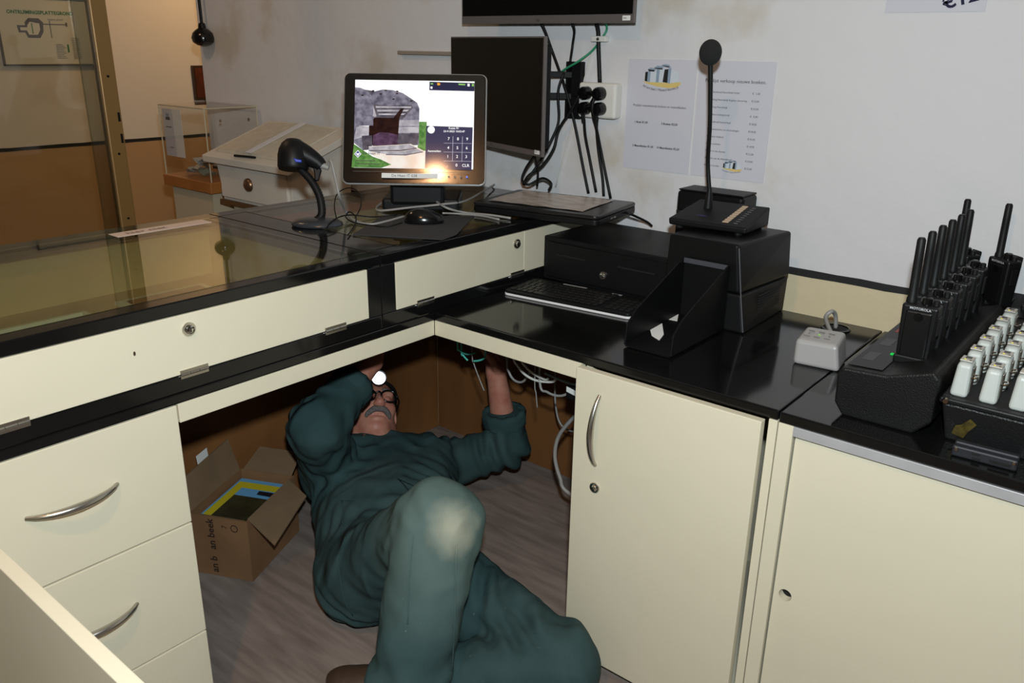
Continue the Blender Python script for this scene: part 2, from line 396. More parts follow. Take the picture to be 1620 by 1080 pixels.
make('red_lining', box(NB(), (-.676, -.06, .885), (-.666, .60, .916)), mat('red_felt', S(170, 30, 30), .8), c2)
box_l = NB(); box(box_l, (-.676, -.06, .79), (-.660, .60, .884)); make('inner_lining', box_l, mat('pale_lining', S(205, 190, 160), .8), c2)

# things lying in the long display case
tag(make('picture_frame', box(box(NB(), (-.44, -.56, .782), (-.12, -.55, .80)), (-.13, -.55, .782), (-.12, -.28, .80)), mat('frame_white', S(205, 200, 180), .6)), 'thin white L-shaped border strip inside the long display case', 'strip')
a = thing('display_tray', 'shallow white-edged tray lying in the long display case', 'tray', (-.38, -.62, .782))
make('tray_base', box(NB(), (-.52, -.86, .782), (-.24, -.60, .786)), mat('tray_green', S(120, 116, 88), .7, var=.3, vscale=9), a)
for lo, hi in (((-.53, -.87, .782), (-.52, -.59, .80)), ((-.24, -.87, .782), (-.23, -.59, .80)), ((-.52, -.87, .782), (-.24, -.86, .80)), ((-.52, -.60, .782), (-.24, -.59, .80))):
    make('rim', box(NB(), lo, hi), MATS['frame_white'], a)
a = thing('display_book', 'printed booklet with a brown cover lying in the long display case', 'booklet', (-.45, -.38, .782))
make('pages', box(NB(), (-.58, -.50, .782), (-.34, -.27, .79)), MATS['frame_white'], a)
make('cover', box(NB(), (-.56, -.48, .79), (-.36, -.29, .792)), mat('cover_brown', S(150, 100, 66), .6, var=.5, vscale=20), a)
tag(make('dark_plaque', box(NB(), (-.22, -.98, .782), (-.06, -.72, .79), .002), mat('plaque', S(60, 58, 48), .5, var=.4, vscale=40)), 'dark flat plaque lying in the long display case', 'plaque')
# note lying on the back rail of the long case
nt_ = thing('paper_note', 'long pinkish paper note on the back edge of the display case', 'note', (-.60, -.40, ZU))
make('sheet', box(NB(), (-.622, -.47, ZU + .0013), (-.575, -.225, ZU + .0022)), mat('pink_paper', S(226, 204, 190), .7), nt_)
text('handwriting', 'hier niet', .03, (-.588, -.44, ZU + .0022), (0, 1, 0), (-1, 0, 0), mat('faded_ink', S(110, 80, 66), .8), nt_)

# knee-hole apron and boards under the counter
tag(make('apron_board', box(NB(), (-.018, -.669, .712), (0, -.0005, .7495), .001), cream), 'cream apron board under the worktop beside the drawers', 'board')
tag(make('apron_board', box(NB(), (.0005, .0, .712), (.436, .018, .7495), .001), cream), 'cream apron board under the worktop left of the cupboard', 'board')
tag(make('back_board', box(NB(), (XB - .015, -2.2, .001), (XB + .001, .70, .7495)), wood), 'brown board closing the back of the knee space', 'board')
tag(make('modesty_board', box(NB(), (XB + .002, .70, .001), (.436, .716, .58)), wood), 'brown board along the wall under the worktop', 'board')

# drawer pedestal
dp = thing('drawer_pedestal', 'cream three-drawer pedestal with arched steel handles', 'drawers', (-.25, -.875, 0))
make('carcass', box(NB(), (-.56, -1.079, .03), (-.02, -.671, .7495)), creamedge, dp)
make('plinth', box(NB(), (-.54, -1.07, 0.001), (-.06, -.68, .03)), blackedge, dp)
for z0, z1 in ((.5035, .748), (.2495, .5005), (.035, .2465)):
    d = make('drawer', box(NB(), (-.0195, -1.078, z0), (0, -.672, z1), .0015), cream, dp)
    zc = (z0 + z1) / 2 + .013
    if z0 > .5: zc = .639
    elif z0 > .2: zc = .385
    bow('handle', (0, -.951, zc), (0, -.799, zc), (1, 0, 0), d)
# neighbouring cupboard with its door swung wide open
oc = thing('open_cupboard', 'cream base cupboard with its door standing wide open', 'cupboard', (-.28, -1.4, 0))
box_ = NB(); box(box_, (-.56, -1.72, .03), (-.545, -1.081, .7495)); make('carcass_back', box_, creamedge, oc)
make('carcass_side', box(NB(), (-.545, -1.096, .03), (-.001, -1.081, .7495)), creamedge, oc)
make('carcass_side', box(NB(), (-.545, -1.72, .03), (-.001, -1.705, .7495)), creamedge, oc)
make('carcass_floor', box(NB(), (-.545, -1.705, .001), (-.001, -1.096, .05)), creamedge, oc)
make('door', box(NB(), (.004, -1.079, .035), (.70, -1.060, .7475), .0015), cream, oc)

# ------------------------------------------------------------------ furniture: right counter
tag(make('worktop', box(NB(), (.0008, 0, ZB), (.8685, .60, ZT), .003), black), 'black glossy worktop in the corner beside the cream cupboard', 'worktop')
tag(make('worktop', box(NB(), (.8715, -.004, ZB), (2.3, .60, ZT), .003), black), 'black glossy worktop carrying the radio chargers', 'worktop')
cb = thing('cupboard', 'cream single-door cupboard with an upright arched steel handle', 'cupboard', (.65, .3, 0))
make('side_panel', box(NB(), (.437, .02, .03), (.453, .59, .7495)), cream, cb)
make('side_panel', box(NB(), (.852, .0, .03), (.8685, .59, .7495), .001), cream, cb)
make('back_panel', box(NB(), (.453, .575, .03), (.852, .59, .7495)), creamedge, cb)
make('floor_panel', box(NB(), (.453, .02, .03), (.852, .575, .05)), creamedge, cb)
make('plinth', box(NB(), (.437, .012, .001), (.8685, .028, .0295)), creamedge, cb)
d = make('door', box(NB(), (.437, -.019, .032), (.846, -.0005, .7475), .0015), cream, cb)
bow('handle', (.497, -.019, .537), (.499, -.019, .700), (0, -1, 0), d)
camlock((.499, -.019, .484), (0, -1, 0), d, .0125)
cb2 = thing('cupboard', 'cream cupboard with an aluminium top strip and a finger hole in its door', 'cupboard', (1.3, .3, 0))
make('stile', box(NB(), (.872, -.004, .001), (.8995, .014, .7495), .001), cream, cb2)
make('carcass', box(NB(), (.872, .030, .001), (2.28, .59, .7495)), creamedge, cb2)
make('metal_strip', box(NB(), (.9, -.005, .731), (2.28, .012, .7495), .0008), alu, cb2)
# door with a real round hole
def plate_with_hole(x0, x1, z0, z1, ya, yb, hx, hz, r, n=32):
    bm = NB(); ring = [(hx + r * math.cos(2 * math.pi * i / n), hz + r * math.sin(2 * math.pi * i / n)) for i in range(n)]
    out = []
    for (a, b) in ring:
        dx, dz = a - hx, b - hz; t = min((x1 - hx) / dx if dx > 1e-9 else 9e9, (x0 - hx) / dx if dx < -1e-9 else 9e9, (z1 - hz) / dz if dz > 1e-9 else 9e9, (z0 - hz) / dz if dz < -1e-9 else 9e9)
        out.append((hx + dx * t, hz + dz * t))
    cs = [(x1, z1), (x0, z1), (x0, z0), (x1, z0)]; ca = [math.atan2(c[1] - hz, c[0] - hx) % (2 * math.pi) for c in cs]
    for y, flip in ((ya, False), (yb, True)):
        R = [bm.verts.new((a, y, b)) for a, b in ring]; O = [bm.verts.new((a, y, b)) for a, b in out]; Cv = [bm.verts.new((a, y, b)) for a, b in cs]
        for i in range(n):
            j = (i + 1) % n; a0 = 2 * math.pi * i / n; a1 = 2 * math.pi * (i + 1) / n
            poly = [R[i], O[i]] + [Cv[k] for k in range(4) if a0 < ca[k] < a1] + [O[j], R[j]]
            bm.faces.new(poly if flip else poly[::-1])
        if y == ya: Ra = R
        else:
            for i in range(n): bm.faces.new((Ra[i], Ra[(i + 1) % n], R[(i + 1) % n], R[i]))
    bmesh.ops.recalc_face_normals(bm, faces=bm.faces); return bm
make('door', plate_with_hole(.9025, 1.9, .03, .7295, .006, .024, .925, .399, .0125), cream, cb2)
make('hole_backing', cyl(NB(), (.925, .0245, .399), (.925, .0285, .399), .016, n=20), dark, cb2)

# ------------------------------------------------------------------ checkout screen on the corner case
H0 = V((math.cos(yaw), math.sin(yaw), 0)); HN = V((math.sin(yaw), -math.cos(yaw), 0))
tilt = math.radians(21); PN = HN * math.cos(tilt) + V((0, 0, 1)) * math.sin(tilt); PU = PN.cross(H0).normalized()
PC = CAM + (FW + RT * ((656 - 810) / FPX) - UP * ((204 - 540) / FPX)) * 2.2
def pf(a, b, c=0.0): return PC + H0 * a + PU * b + PN * c
pos = thing('checkout_screen', 'black touch screen showing a bunker photo and keypad on the corner display case', 'screen', (PC.x - .05, PC.y + .05, ZU))
PW, PH = .384, .301
make('housing', prism(NB(), [pf(a, b, -.045) for a, b in rrect(PW - .03, PH - .03, .02)], PN * .034, .006), blackpl, pos)
make('silver_rim', prism(NB(), [pf(a, b, -.012) for a, b in rrect(PW, PH, .017)], PN * .011, .003), mat('silver_plastic', S(190, 190, 188), .3, .6), pos)
make('bezel', prism(NB(), [pf(a, b, -.002) for a, b in rrect(PW - .007, PH - .007, .014)], PN * .004, .001), blackgl, pos)
sw, shh = .3185, .236
s0 = pf(-.1605, -.1065, .0022)
# picture coordinates: u 0..1, v 0..1
W_ = emat('scr_white', (1.0, 1.0, 1.0, 1), 1.15)
def scrmat(name, c1, c2, sc, s=1.0):
    m = bpy.data.materials.new(name); m.use_nodes = True; nt = m.node_tree; N = nt.nodes; L = nt.links; N.remove(N['Principled BSDF'])
    tc = N.new('ShaderNodeTexCoord'); n = N.new('ShaderNodeTexNoise'); n.inputs['Scale'].default_value = sc; n.inputs['Detail'].default_value = 6
    L.new(tc.outputs['Object'], n.inputs['Vector']); mx = N.new('ShaderNodeMix'); mx.data_type = 'RGBA'; mx.inputs[6].default_value = c1; mx.inputs[7].default_value = c2
    rp = N.new('ShaderNodeMapRange'); rp.inputs[1].default_value = .35; rp.inputs[2].default_value = .65; L.new(n.outputs[0], rp.inputs[0]); L.new(rp.outputs[0], mx.inputs[0])
    e = N.new('ShaderNodeEmission'); e.inputs[1].default_value = s; L.new(mx.outputs[2], e.inputs[0]); L.new(e.outputs[0], N['Material Output'].inputs[0]); return m
conc = scrmat('scr_concrete', S(150, 145, 160), S(92, 88, 104), 60); conl = scrmat('scr_concrete_light', S(205, 200, 205), S(160, 155, 165), 50)
cond = scrmat('scr_concrete_dark', S(112, 104, 112), S(74, 68, 80), 60)
gras = scrmat('scr_grass', S(120, 165, 90), S(70, 120, 55), 80); path = scrmat('scr_path', S(255, 246, 236), S(250, 226, 206), 30)
dkb = scrmat('scr_dark_brown', S(52, 28, 24), S(34, 18, 18), 60); gunp = scrmat('scr_gun_shield', S(104, 76, 104), S(70, 48, 66), 60)
ui = emat('scr_ui', S(66, 64, 92)); ui2 = emat('scr_ui_dark', S(44, 44, 72)); uil = emat('scr_ui_line', S(190, 190, 205)); org = emat('scr_orange', S(255, 170, 60)); grn2 = emat('scr_green', S(150, 210, 110)); blu = emat('scr_blue', S(60, 66, 150))
pxs = lambda pts: [((x - 130) / 1075, (890 - y) / 790) for x, y in pts]   # shapes drawn on a 1075 x 790 picture
sh = [(W_, rc(0, 0, 1, 1)),
 (gras, pxs([(712, 470), (780, 470), (780, 730), (700, 730)])),
 (cond, pxs([(150, 180), (300, 200), (420, 300), (420, 440), (200, 440)])),
 (conc, pxs([(285, 450), (285, 240), (300, 205), (380, 185), (470, 190), (560, 215), (640, 265), (690, 300), (712, 350), (712, 680), (520, 690), (300, 690)])),
 (cond, pxs([(300, 318), (430, 330), (640, 318), (655, 345), (560, 450), (330, 450), (300, 400)])),
 (conl, pxs([(320, 335), (640, 335), (636, 348), (320, 352)])), (conl, pxs([(330, 368), (620, 365), (600, 380), (335, 385)])), (conl, pxs([(345, 402), (590, 398), (570, 412), (350, 416)])),
 (conl, pxs([(525, 460), (712, 455), (712, 508), (525, 512)])), (conl, pxs([(520, 520), (712, 516), (712, 570), (520, 575)])), (cond, pxs([(520, 580), (712, 576), (700, 680), (520, 690)])),
 (dkb, pxs([(262, 515), (310, 440), (535, 440), (520, 690), (262, 690)])),
 (gunp, pxs([(300, 600), (360, 570), (440, 575), (520, 590), (525, 690), (300, 695)])),
 (dkb, pxs([(480, 440), (545, 355), (575, 350), (530, 450)])),
 (conc, pxs([(130, 170), (180, 175), (240, 200), (285, 250), (290, 420), (230, 425), (300, 430), (300, 512), (170, 515), (265, 520), (262, 690), (215, 735), (130, 670)])),
 (conl, pxs([(300, 340), (328, 430), (296, 430)])), (conl, pxs([(180, 518), (262, 520), (262, 600), (130, 640), (150, 530)])),
 (cond, pxs([(200, 605), (290, 600), (296, 700), (265, 730), (210, 735)])),
 (gras, pxs([(130, 680), (215, 735), (300, 790), (420, 830), (470, 860), (380, 890), (112, 890)])),
 (path, pxs([(262, 700), (640, 672), (775, 740), (775, 890), (400, 890), (470, 860), (300, 780)])),
 (conl, pxs([(265, 705), (630, 676), (690, 705), (540, 725), (265, 732)])), (cond, pxs([(265, 733), (540, 727), (690, 706), (700, 714), (545, 738), (265, 742)])),
 (conl, pxs([(255, 742), (545, 740), (700, 716), (750, 738), (600, 768), (420, 768)])), (cond, pxs([(420, 768), (600, 768), (750, 739), (755, 745), (600, 776), (420, 775)])),
 (ui, pxs([(778, 508), (1195, 516), (1190, 900), (772, 890)])), (ui2, pxs([(800, 112), (1205, 118), (1205, 192), (800, 188)])),
 (W_, [((822 + 34 * math.cos(a * .3927) - 130) / 1075, (890 - 543 - 34 * math.sin(a * .3927)) / 790) for a in range(16)]),
 (org, pxs([(868, 120), (896, 124), (896, 142), (872, 144)])), (grn2, pxs([(1060, 125), (1122, 128), (1122, 140), (1062, 138)])), (grn2, pxs([(810, 125), (834, 126), (834, 136), (810, 136)])), (W_, pxs([(1142, 125), (1162, 126), (1162, 150), (1142, 149)])), (W_, pxs([(810, 155), (828, 156), (828, 176), (810, 175)])), (grn2, pxs([(1182, 126), (1200, 127), (1200, 148), (1182, 148)])),
 (W_, pxs([(168, 735), (200, 770), (168, 804), (136, 770)])), (blu, pxs([(168, 742), (193, 770), (168, 797), (143, 770)])), (W_, pxs([(168, 790), (152, 768), (160, 760), (168, 767), (178, 760), (186, 768)]))]
for y in (662, 742, 822): sh.append((uil, pxs([(938, y - 2), (1190, y - 1), (1190, y + 2), (938, y + 1)])))
for x in (1020, 1105): sh.append((uil, pxs([(x - 2, 600), (x + 2, 600), (x, 825), (x - 4, 825)])))
for q in ((295, 203), (410, 198), (512, 205), (365, 230), (510, 225), (480, 275), (640, 290), (200, 245)): sh.append((dkb, pxs([(q[0] - 12, q[1] + 6), (q[0] - 8, q[1] - 5), (q[0] + 12, q[1] - 5), (q[0] + 9, q[1] + 6)])))
scr = art('display_image', (s0, H0 * sw, PU * shh), sh, pos)
def st(body, x, y, size, m=None, al='CENTER', nm='key_label', bold=.0001):
    return text(nm, body, size, s0 + H0 * sw * ((x - 130) / 1075) + PU * shh * ((890 - y) / 790) + PN * .0065, H0, PU, m or W_, scr, al, bold=bold)
for i, (ch, x, y) in enumerate([('7', 982, 637), ('8', 1065, 637), ('9', 1148, 637), ('4', 980, 717), ('5', 1062, 717), ('6', 1145, 717), ('1', 977, 795), ('2', 1060, 795), ('3', 1142, 795), ('.', 975, 872), ('0', 1056, 872), ('CLR', 1138, 874)]): st(ch, x, y, .011)
st('Kassa 01', 1027, 538, .0078, nm='screen_text'); st('23-9-2023 10:02:47', 1030, 566, .0072, nm='screen_text'); st('Aanmelden', 855, 745, .0078, nm='screen_text')
st('De Haan IT', 212, 776, .010, emat('scr_ink', S(50, 48, 60)), 'LEFT', 'screen_text')
art('blurred_lines', (s0 + PN * .0065, H0 * sw, PU * shh), [(emat('scr_ink2', S(90, 100, 80)), pxs([(150, 836), (330, 836), (330, 828), (150, 828)])), (MATS['scr_ink2'], pxs([(165, 864), (370, 864), (370, 856), (165, 856)]))], scr)
# glass sheet over the picture, label strip and touch buttons under it
make('screen_glass', prism(NB(), [pf(a, b + .0, .0092) for a, b in rrect(PW - .012, PH - .012, .012)], PN * .0012), glassmat('screen_glass', (.97, .97, .97, 1), 1.28, .09), pos)
lb = make('label_strip', prism(NB(), [pf(a, b, .0105) for a, b in rc(-.084, -.1345, .064, -.1215)], PN * .0006), paperw, pos)
text('label_text', 'De Haan IT 038', .0105, pf(-.058, -.1315, .0115), H0, PU, gry, lb)
make('bezel_line', prism(NB(), [pf(a, b, .0105) for a, b in rc(-.160, -.1182, .150, -.1176)], PN * .0003), mat('bezel_line', S(120, 118, 112), .5), pos)
for i, x in enumerate((.094, .110, .126, .142)):
    make('touch_button', lathe(NB(), pf(x, -.129, .0105), PN, [(0, .0026), (.0006, .0024)], 10), emat('button_blue', S(110, 140, 255), 1.2) if i == 3 else mat('button_grey', S(120, 120, 118), .5), pos)
# stand: neck and foot
fx = V((PC.x, PC.y, 0)) - HN * .10
nk = NB(); q0 = pf(0, -.02, -.04); q1 = V((fx.x, fx.y, ZU + .03))
prism(nk, [q0 + H0 * -.05 + PU * .04, q0 + H0 * .05 + PU * .04, q1 + H0 * .07, q1 - H0 * .07], -HN * .035, .006); make('neck', nk, blackpl, pos)
ft = NB(); M = Matrix.Translation((fx.x, fx.y, 0)) @ Matrix.Rotation(yaw, 4, 'Z')
box(ft, (-.10, -.075, ZU + .0013), (.115, .10, ZU + .036), .008, M); make('foot', ft, blackpl, pos)
box_b = NB(); box(box_b, (-.075, -.085, ZU + .02), (.075, -.02, ZU + .085), .01, M); make('hinge_block', box_b, blackpl, pos)

# ------------------------------------------------------------------ things on the corner case
ZC = ZU + .0014
mp = [at(u, v, z=ZC) for u, v in ((560, 371), (600, 338), (742, 338), (724, 374))]
tag(make('mouse_pad', prism(NB(), [(p_.x, p_.y, ZC) for p_ in (at(558, 372, z=ZC), at(700, 380, z=ZC), at(722, 372, z=ZC), at(750, 343, z=ZC), at(605, 343, z=ZC))], (0, 0, .003), .0008), mat('dark_grey_cloth', S(48, 47, 48), .9, bump=.1, bscale=600)), 'dark grey mouse pad in front of the checkout screen', 'mouse pad')
mc = at(671, 352, z=ZC + .003)
ms = thing('computer_mouse', 'glossy black computer mouse on the grey mouse pad', 'mouse', mc)
bm = NB(); ax1 = H0; ax2 = HN
t = bmesh.new(); bmesh.ops.create_uvsphere(t, u_segments=28, v_segments=16, radius=1)
for v in t.verts:
    x, y, z = v.co; z = max(z, -.12); k = 1 - .12 * x
    v.co = mc + ax1 * (x * .052) + ax2 * (y * .031 * k) + V((0, 0, .0042 + (z * (.034 - .006 * x) if z > 0 else z * .03)))
merge(bm, t); make('shell', bm, blackgl, ms, True)
make('scroll_wheel', cyl(NB(), mc - ax1 * .03 - ax2 * .004 + V((0, 0, .026)), mc - ax1 * .03 + ax2 * .004 + V((0, 0, .026)), .008, n=14), blackrb, ms, True)

# barcode scanner on its gooseneck stand
sb = at(502, 356, z=ZC)
sc_ = thing('barcode_scanner', 'black barcode scanner on a ribbed gooseneck stand with an oval foot', 'scanner', sb)
bm = NB(); t = bmesh.new(); bmesh.ops.create_uvsphere(t, u_segments=32, v_segments=12, radius=1)
for v in t.verts: v.co = sb + H0 * v.co.x * .066 + HN * v.co.y * .045 + V((0, 0, .004 + (max(v.co.z, -.25)) * .016))
merge(bm, t); make('foot', bm, mat('stand_grey', S(52, 54, 58), .25), sc_, True)
def sp(u, v, dd): return CAM + (FW + RT * ((u - 810) / FPX) - UP * ((v - 540) / FPX)) * dd
dS = (sb - CAM).dot(FW)
gp = spline([sb + V((0, 0, .012)), sp(509, 338, dS), sp(507, 316, dS), sp(501, 300, dS), sp(491, 284, dS), sp(478, 270, dS), sp(470, 262, dS)], 8)
bm = NB(); tube(bm, gp, [.0105 if i % 2 else .0095 for i in range(len(gp))], n=12, raw=True); make('gooseneck', bm, blackrb, sc_, True)
hd = NB(); a0 = sp(464, 247, dS - .01)
axn = (RT * .92 - UP * .16 + FW * .1).normalized(); axu = (UP - axn * UP.dot(axn)).normalized(); axs = axn.cross(axu)
lathe(hd, a0 - UP * .028, UP, [(-.006, .036), (.0, .039), (.03, .039), (.046, .036), (.060, .029), (.070, .018), (.074, 0)], 20)
make('head', hd, blackpl, sc_, True)
hb = NB(); tube(hb, [a0 + axu * .016, a0 + axn * .030 + axu * .008, a0 + axn * .058 - axu * .002, a0 + axn * .074 - axu * .012], [.030, .026, .020, .016], n=14)
make('handle', hb, blackpl, sc_, True)
make('trigger', prism(NB(), [a0 + axn * x + axu * y + axs * .006 for x, y in ((.05, -.012), (.076, -.02), (.073, -.05), (.064, -.052), (.058, -.03))], axs * -.012, .003), blackpl, sc_)
make('light_bar', prism(NB(), [a0 + axn * x + axu * y - FW * .034 for x, y in ((.012, -.012), (.032, -.012), (.034, -.018), (.020, -.020))], -FW * .006, .0015), mat('blue_plastic', S(40, 80, 200), .3), sc_)
make('cable_plug', cyl(NB(), a0 + axn * .068 - axu * .008, a0 + axn * .092 - axu * .012, .009, .007, 12), greycab, sc_, True)

# closed laptop with a sheet of paper on top
ZL = .9435
la, lb_, lc = at(945, 350, z=.960), at(1012, 324, z=.960), at(735, 324, z=.960)
ex = (la - lc).normalized(); ey = V((0, 0, 1)).cross(ex); L0 = lc; Lw = .385; Ld = .262
L0 = la - ex * Lw
lp = thing('laptop', 'closed black laptop overhanging the corner case above the cash drawer', 'laptop', L0 + ex * .19 + ey * .13 + V((0, 0, ZL - .960)))
def lpn(a, b, z): return V((L0.x, L0.y, 0)) + ex * a + ey * b + V((0, 0, z))
make('base', prism(NB(), [lpn(Lw / 2 + a, Ld / 2 + b, ZL + .001) for a, b in rrect(Lw, Ld, .014)], (0, 0, .017), .004), blackpl, lp)
make('lid', prism(NB(), [lpn(Lw / 2 + a, Ld / 2 + b, ZL + .0185) for a, b in rrect(Lw, Ld, .014)], (0, 0, .010), .0035), mat('laptop_lid', (.014, .013, .013, 1), .3), lp)
text('lid_mark', 'Dell', .012, lpn(Lw - .045, .035, ZL + .0288), ex, ey, mat('grey_mark', S(120, 120, 122), .4), lp)
for k in range(2): make('port', box(NB(), (-.006, -.001, -.002), (.006, .001, .002), 0, Matrix.Translation(lpn(Lw + .0, .09 + .02 * k, ZL + .010)) @ Matrix.Rotation(math.atan2(ey.y, ex.x) if 0 else math.atan2(ey.y, ey.x), 4, 'Z')), steel, lp)
bm = NB(); N_ = 14; g = []
for i in range(N_ + 1):
    row = []
    for j in range(9):
        a, b = .03 + .295 * i / N_, .035 + .205 * j / 8
        row.append(bm.verts.new(lpn(a, b, ZL + .0292 + .0016 * abs(math.sin(i * .9 + j * .5)) + .0006)))
    g.append(row)
for i in range(N_):
    for j in range(8): bm.faces.new((g[i][j], g[i + 1][j], g[i + 1][j + 1], g[i][j + 1]))
pm = mat('plastic_sleeve', S(214, 204, 194), .3, var=.5, vscale=16, rgb2=S(158, 144, 134), stretch=(1, 2.5, 1))
tag(make('paper_sheet', bm, pm, None, True), 'glossy sleeved paper sheet lying on the closed laptop', 'paper')

# keyboard below, in front of the cash drawer
ka, kb = at(797, 466, z=ZT), at(996, 506, z=ZT)
kx = (kb - ka); kx.z = 0; KW = kx.length; kx.normalize(); ky = V((0, 0, 1)).cross(kx); KD = .150
kbo = thing('keyboard', 'slim black keyboard with a white front edge before the cash drawer', 'keyboard', ka + kx * KW / 2 + ky * KD / 2)
def kp(a, b, z): return V((ka.x, ka.y, ZT)) + kx * a + ky * b + V((0, 0, z))
M = Matrix((( kx.x, ky.x, 0, ka.x), (kx.y, ky.y, 0, ka.y), (0, 0, 1, ZT), (0, 0, 0, 1)))
make('base', prism(NB(), [kp(KW / 2 + a, KD / 2 + b, .0065) for a, b in rrect(KW, KD, .012)], (0, 0, .007), .001), blackpl, kbo)
make('white_trim', prism(NB(), [kp(KW / 2 + a, KD / 2 + b, .0005) for a, b in rrect(KW + .003, KD + .003, .013)], (0, 0, .006), .0015), mat('white_plastic', S(220, 220, 220), .35), kbo)
bm = NB(); kw = .0172
for r in range(6):
    for c in range(15):
        if r == 0 and 3 < c < 9: continue
        x0 = .010 + c * kw + (r % 2) * .003; y0 = .014 + r * .0195
        box(bm, (x0, y0, .0136), (x0 + kw - .003, y0 + .0165, .0166), .0008, M, 1)
    if r == 0: box(bm, (.010 + 4 * kw, .014, .0136), (.010 + 9 * kw - .003, .0305, .0166), .0008, M, 1)
for r in range(5):
    for c in range(4):
        x0 = .288 + c * kw; y0 = .014 + r * .0195
        if x0 + kw < KW - .004: box(bm, (x0, y0, .0136), (x0 + kw - .003, y0 + .0165, .0166), .0008, M, 1)
tag(make('keys', bm, mat('key_black', (.01, .01, .01, 1), .35), kbo), kind='stuff')
make('silver_bar', box(NB(), (.10, .136, .0136), (.17, .142, .0150), .0004, M), mat('silver_plastic', S(190, 190, 188), .3, .6), kbo)
make('silver_bar', box(NB(), (.245, .130, .0136), (.275, .136, .0150), .0004, M), MATS['silver_plastic'], kbo)

# cash drawer
cdw = thing('cash_drawer', 'flat black metal cash drawer with a chrome lock on the worktop', 'cash drawer', (.21, .56, ZT))
make('body', box(NB(), (.003, .428, ZT + .002), (.415, .700, .893), .004), blackmt, cdw)
d = make('drawer_front', box(NB(), (.018, .420, ZT + .012), (.402, .4285, .880), .003), mat('black_satin', (.006, .006, .0065, 1), .4, spec=.2), cdw)
make('coin_slot', box(NB(), (.055, .4185, .846), (.150, .4206, .850)), dark, d); make('coin_slot', box(NB(), (.250, .4185, .846), (.36, .4206, .850)), dark, d)
camlock((.208, .420, .818), (0, -1, 0), d, .011)
for x, y in ((.03, .45), (.39, .45), (.03, .68), (.39, .68)): make('rubber_foot', cyl(NB(), (x, y, ZT), (x, y, ZT + .003), .01, n=12), blackrb, cdw)

# ticket printer box with its catch tray
bx = thing('ticket_printer', 'tall black printer box on the worktop carrying the microphone', 'printer', (.53, .47, ZT))
make('base', hexa(NB(), [(.430, .352, ZT), (.636, .352, ZT), (.630, .596, ZT), (.430, .596, ZT), (.428, .356, .858), (.620, .356, .858), (.634, .592, .858), (.430, .592, .858)], .005), blackmt, bx)
make('cover', hexa(NB(), [(.425, .351, .861), (.618, .351, .861), (.636, .594, .861), (.428, .594, .861), (.428, .354, .972), (.602, .354, .972), (.631, .585, .972), (.430, .585, .972)], .007, None, 3), mat('black_smooth', (.005, .005, .0055, 1), .4, spec=.2), bx)
make('front_seam', tube(NB(), [(.6355, .351, .775), (.6205, .3525, .858), (.604, .353, .965)], .0016, n=6), mat('worn_edge', S(72, 72, 76), .4), bx, True)
for z in range(8): make('vent_slit', hexa(NB(), [(.6340, .43, .80 + z * .006), (.6340, .55, .80 + z * .006), (.6300, .55, .80 + z * .006), (.6300, .43, .80 + z * .006), (.6343, .43, .802 + z * .006), (.6343, .55, .802 + z * .006), (.6300, .55, .802 + z * .006), (.6300, .43, .802 + z * .006)]), dark, bx)
tr = thing('catch_tray', 'open black scoop tray leaning against the printer front', 'tray', (.53, .25, ZT))
tm = mat('tray_black', (.004, .004, .0045, 1), .5, spec=.2)
x0, x1 = .476, .588
prof = [(.345, .775), (.345, .925), (.335, .925), (.14, .847), (.105, .82), (.10, .775)]
for x in (x0, x1): make('side_wall', prism(NB(), [(x, y, z) for y, z in prof], (.004, 0, 0), .001), tm, tr)
make('back_wall', box(NB(), (x0 + .004, .341, .775), (x1, .346, .926)), tm, tr)
make('lip', box(NB(), (x0 + .004, .337, .915), (x1, .341, .926)), mat('tray_lip', S(66, 68, 74), .4), tr)
make('tray_floor', hexa(NB(), [(x0 + .004, .10, .772), (x1, .10, .772), (x1, .341, .785), (x0 + .004, .341, .785), (x0 + .004, .10, .776), (x1, .10, .776), (x1, .341, .789), (x0 + .004, .341, .789)]), tm, tr)
make('label_sticker', prism(NB(), [(p_.x, p_.y, .776 + (p_.y - .1) * .054 + .0008) for p_ in [at(u, v, z=.781) for u, v in ((1027, 518), (1067, 499), (1073, 502), (1071, 512), (1052, 508), (1047, 513), (1050, 530), (1043, 538), (1031, 531))]], (0, 0, .0006)), paperw, tr)

# desk paging microphone on the printer
ZP = .9725
mb = thing('paging_microphone', 'black desk paging microphone on a long thin gooseneck with a foam head', 'microphone', (.48, .495, ZP))
make('console', hexa(NB(), [(.388, .420, ZP + .006), (.578, .438, ZP + .006), (.575, .575, ZP + .006), (.392, .562, ZP + .006), (.386, .418, ZP + .022), (.579, .437, ZP + .020), (.576, .572, ZP + .052), (.396, .560, ZP + .052)], .004), blackmt, mb)
for x, y in ((.41, .435), (.555, .45), (.41, .545), (.555, .56)): make('rubber_foot', cyl(NB(), (x, y, ZP), (x, y, ZP + .008), .009, n=12), blackrb, mb)
def cp(a, b, h=0.0):   # point on the sloping console top
    p00, p10, p11, p01 = V((.386, .418, ZP + .022)), V((.579, .437, ZP + .020)), V((.576, .572, ZP + .052)), V((.396, .560, ZP + .052))
    return p00.lerp(p10, a).lerp(p01.lerp(p11, a), b) + V((0, -.2 * h, h))
led = mat('led_panel_print', S(190, 165, 140), .5)
for k in range(9):
    b0 = .12 + k * .088
    make('zone_button', prism(NB(), [cp(.66, b0, .0004), cp(.735, b0, .0004), cp(.735, b0 + .055, .0004), cp(.66, b0 + .055, .0004)], (0, 0, .0015)), led, mb)
    make('zone_mark', prism(NB(), [cp(.80, b0, .0004), cp(.85, b0, .0004), cp(.85, b0 + .03, .0004), cp(.80, b0 + .03, .0004)], (0, 0, .0004)), mat('grey_mark2', S(90, 88, 86), .5), mb)
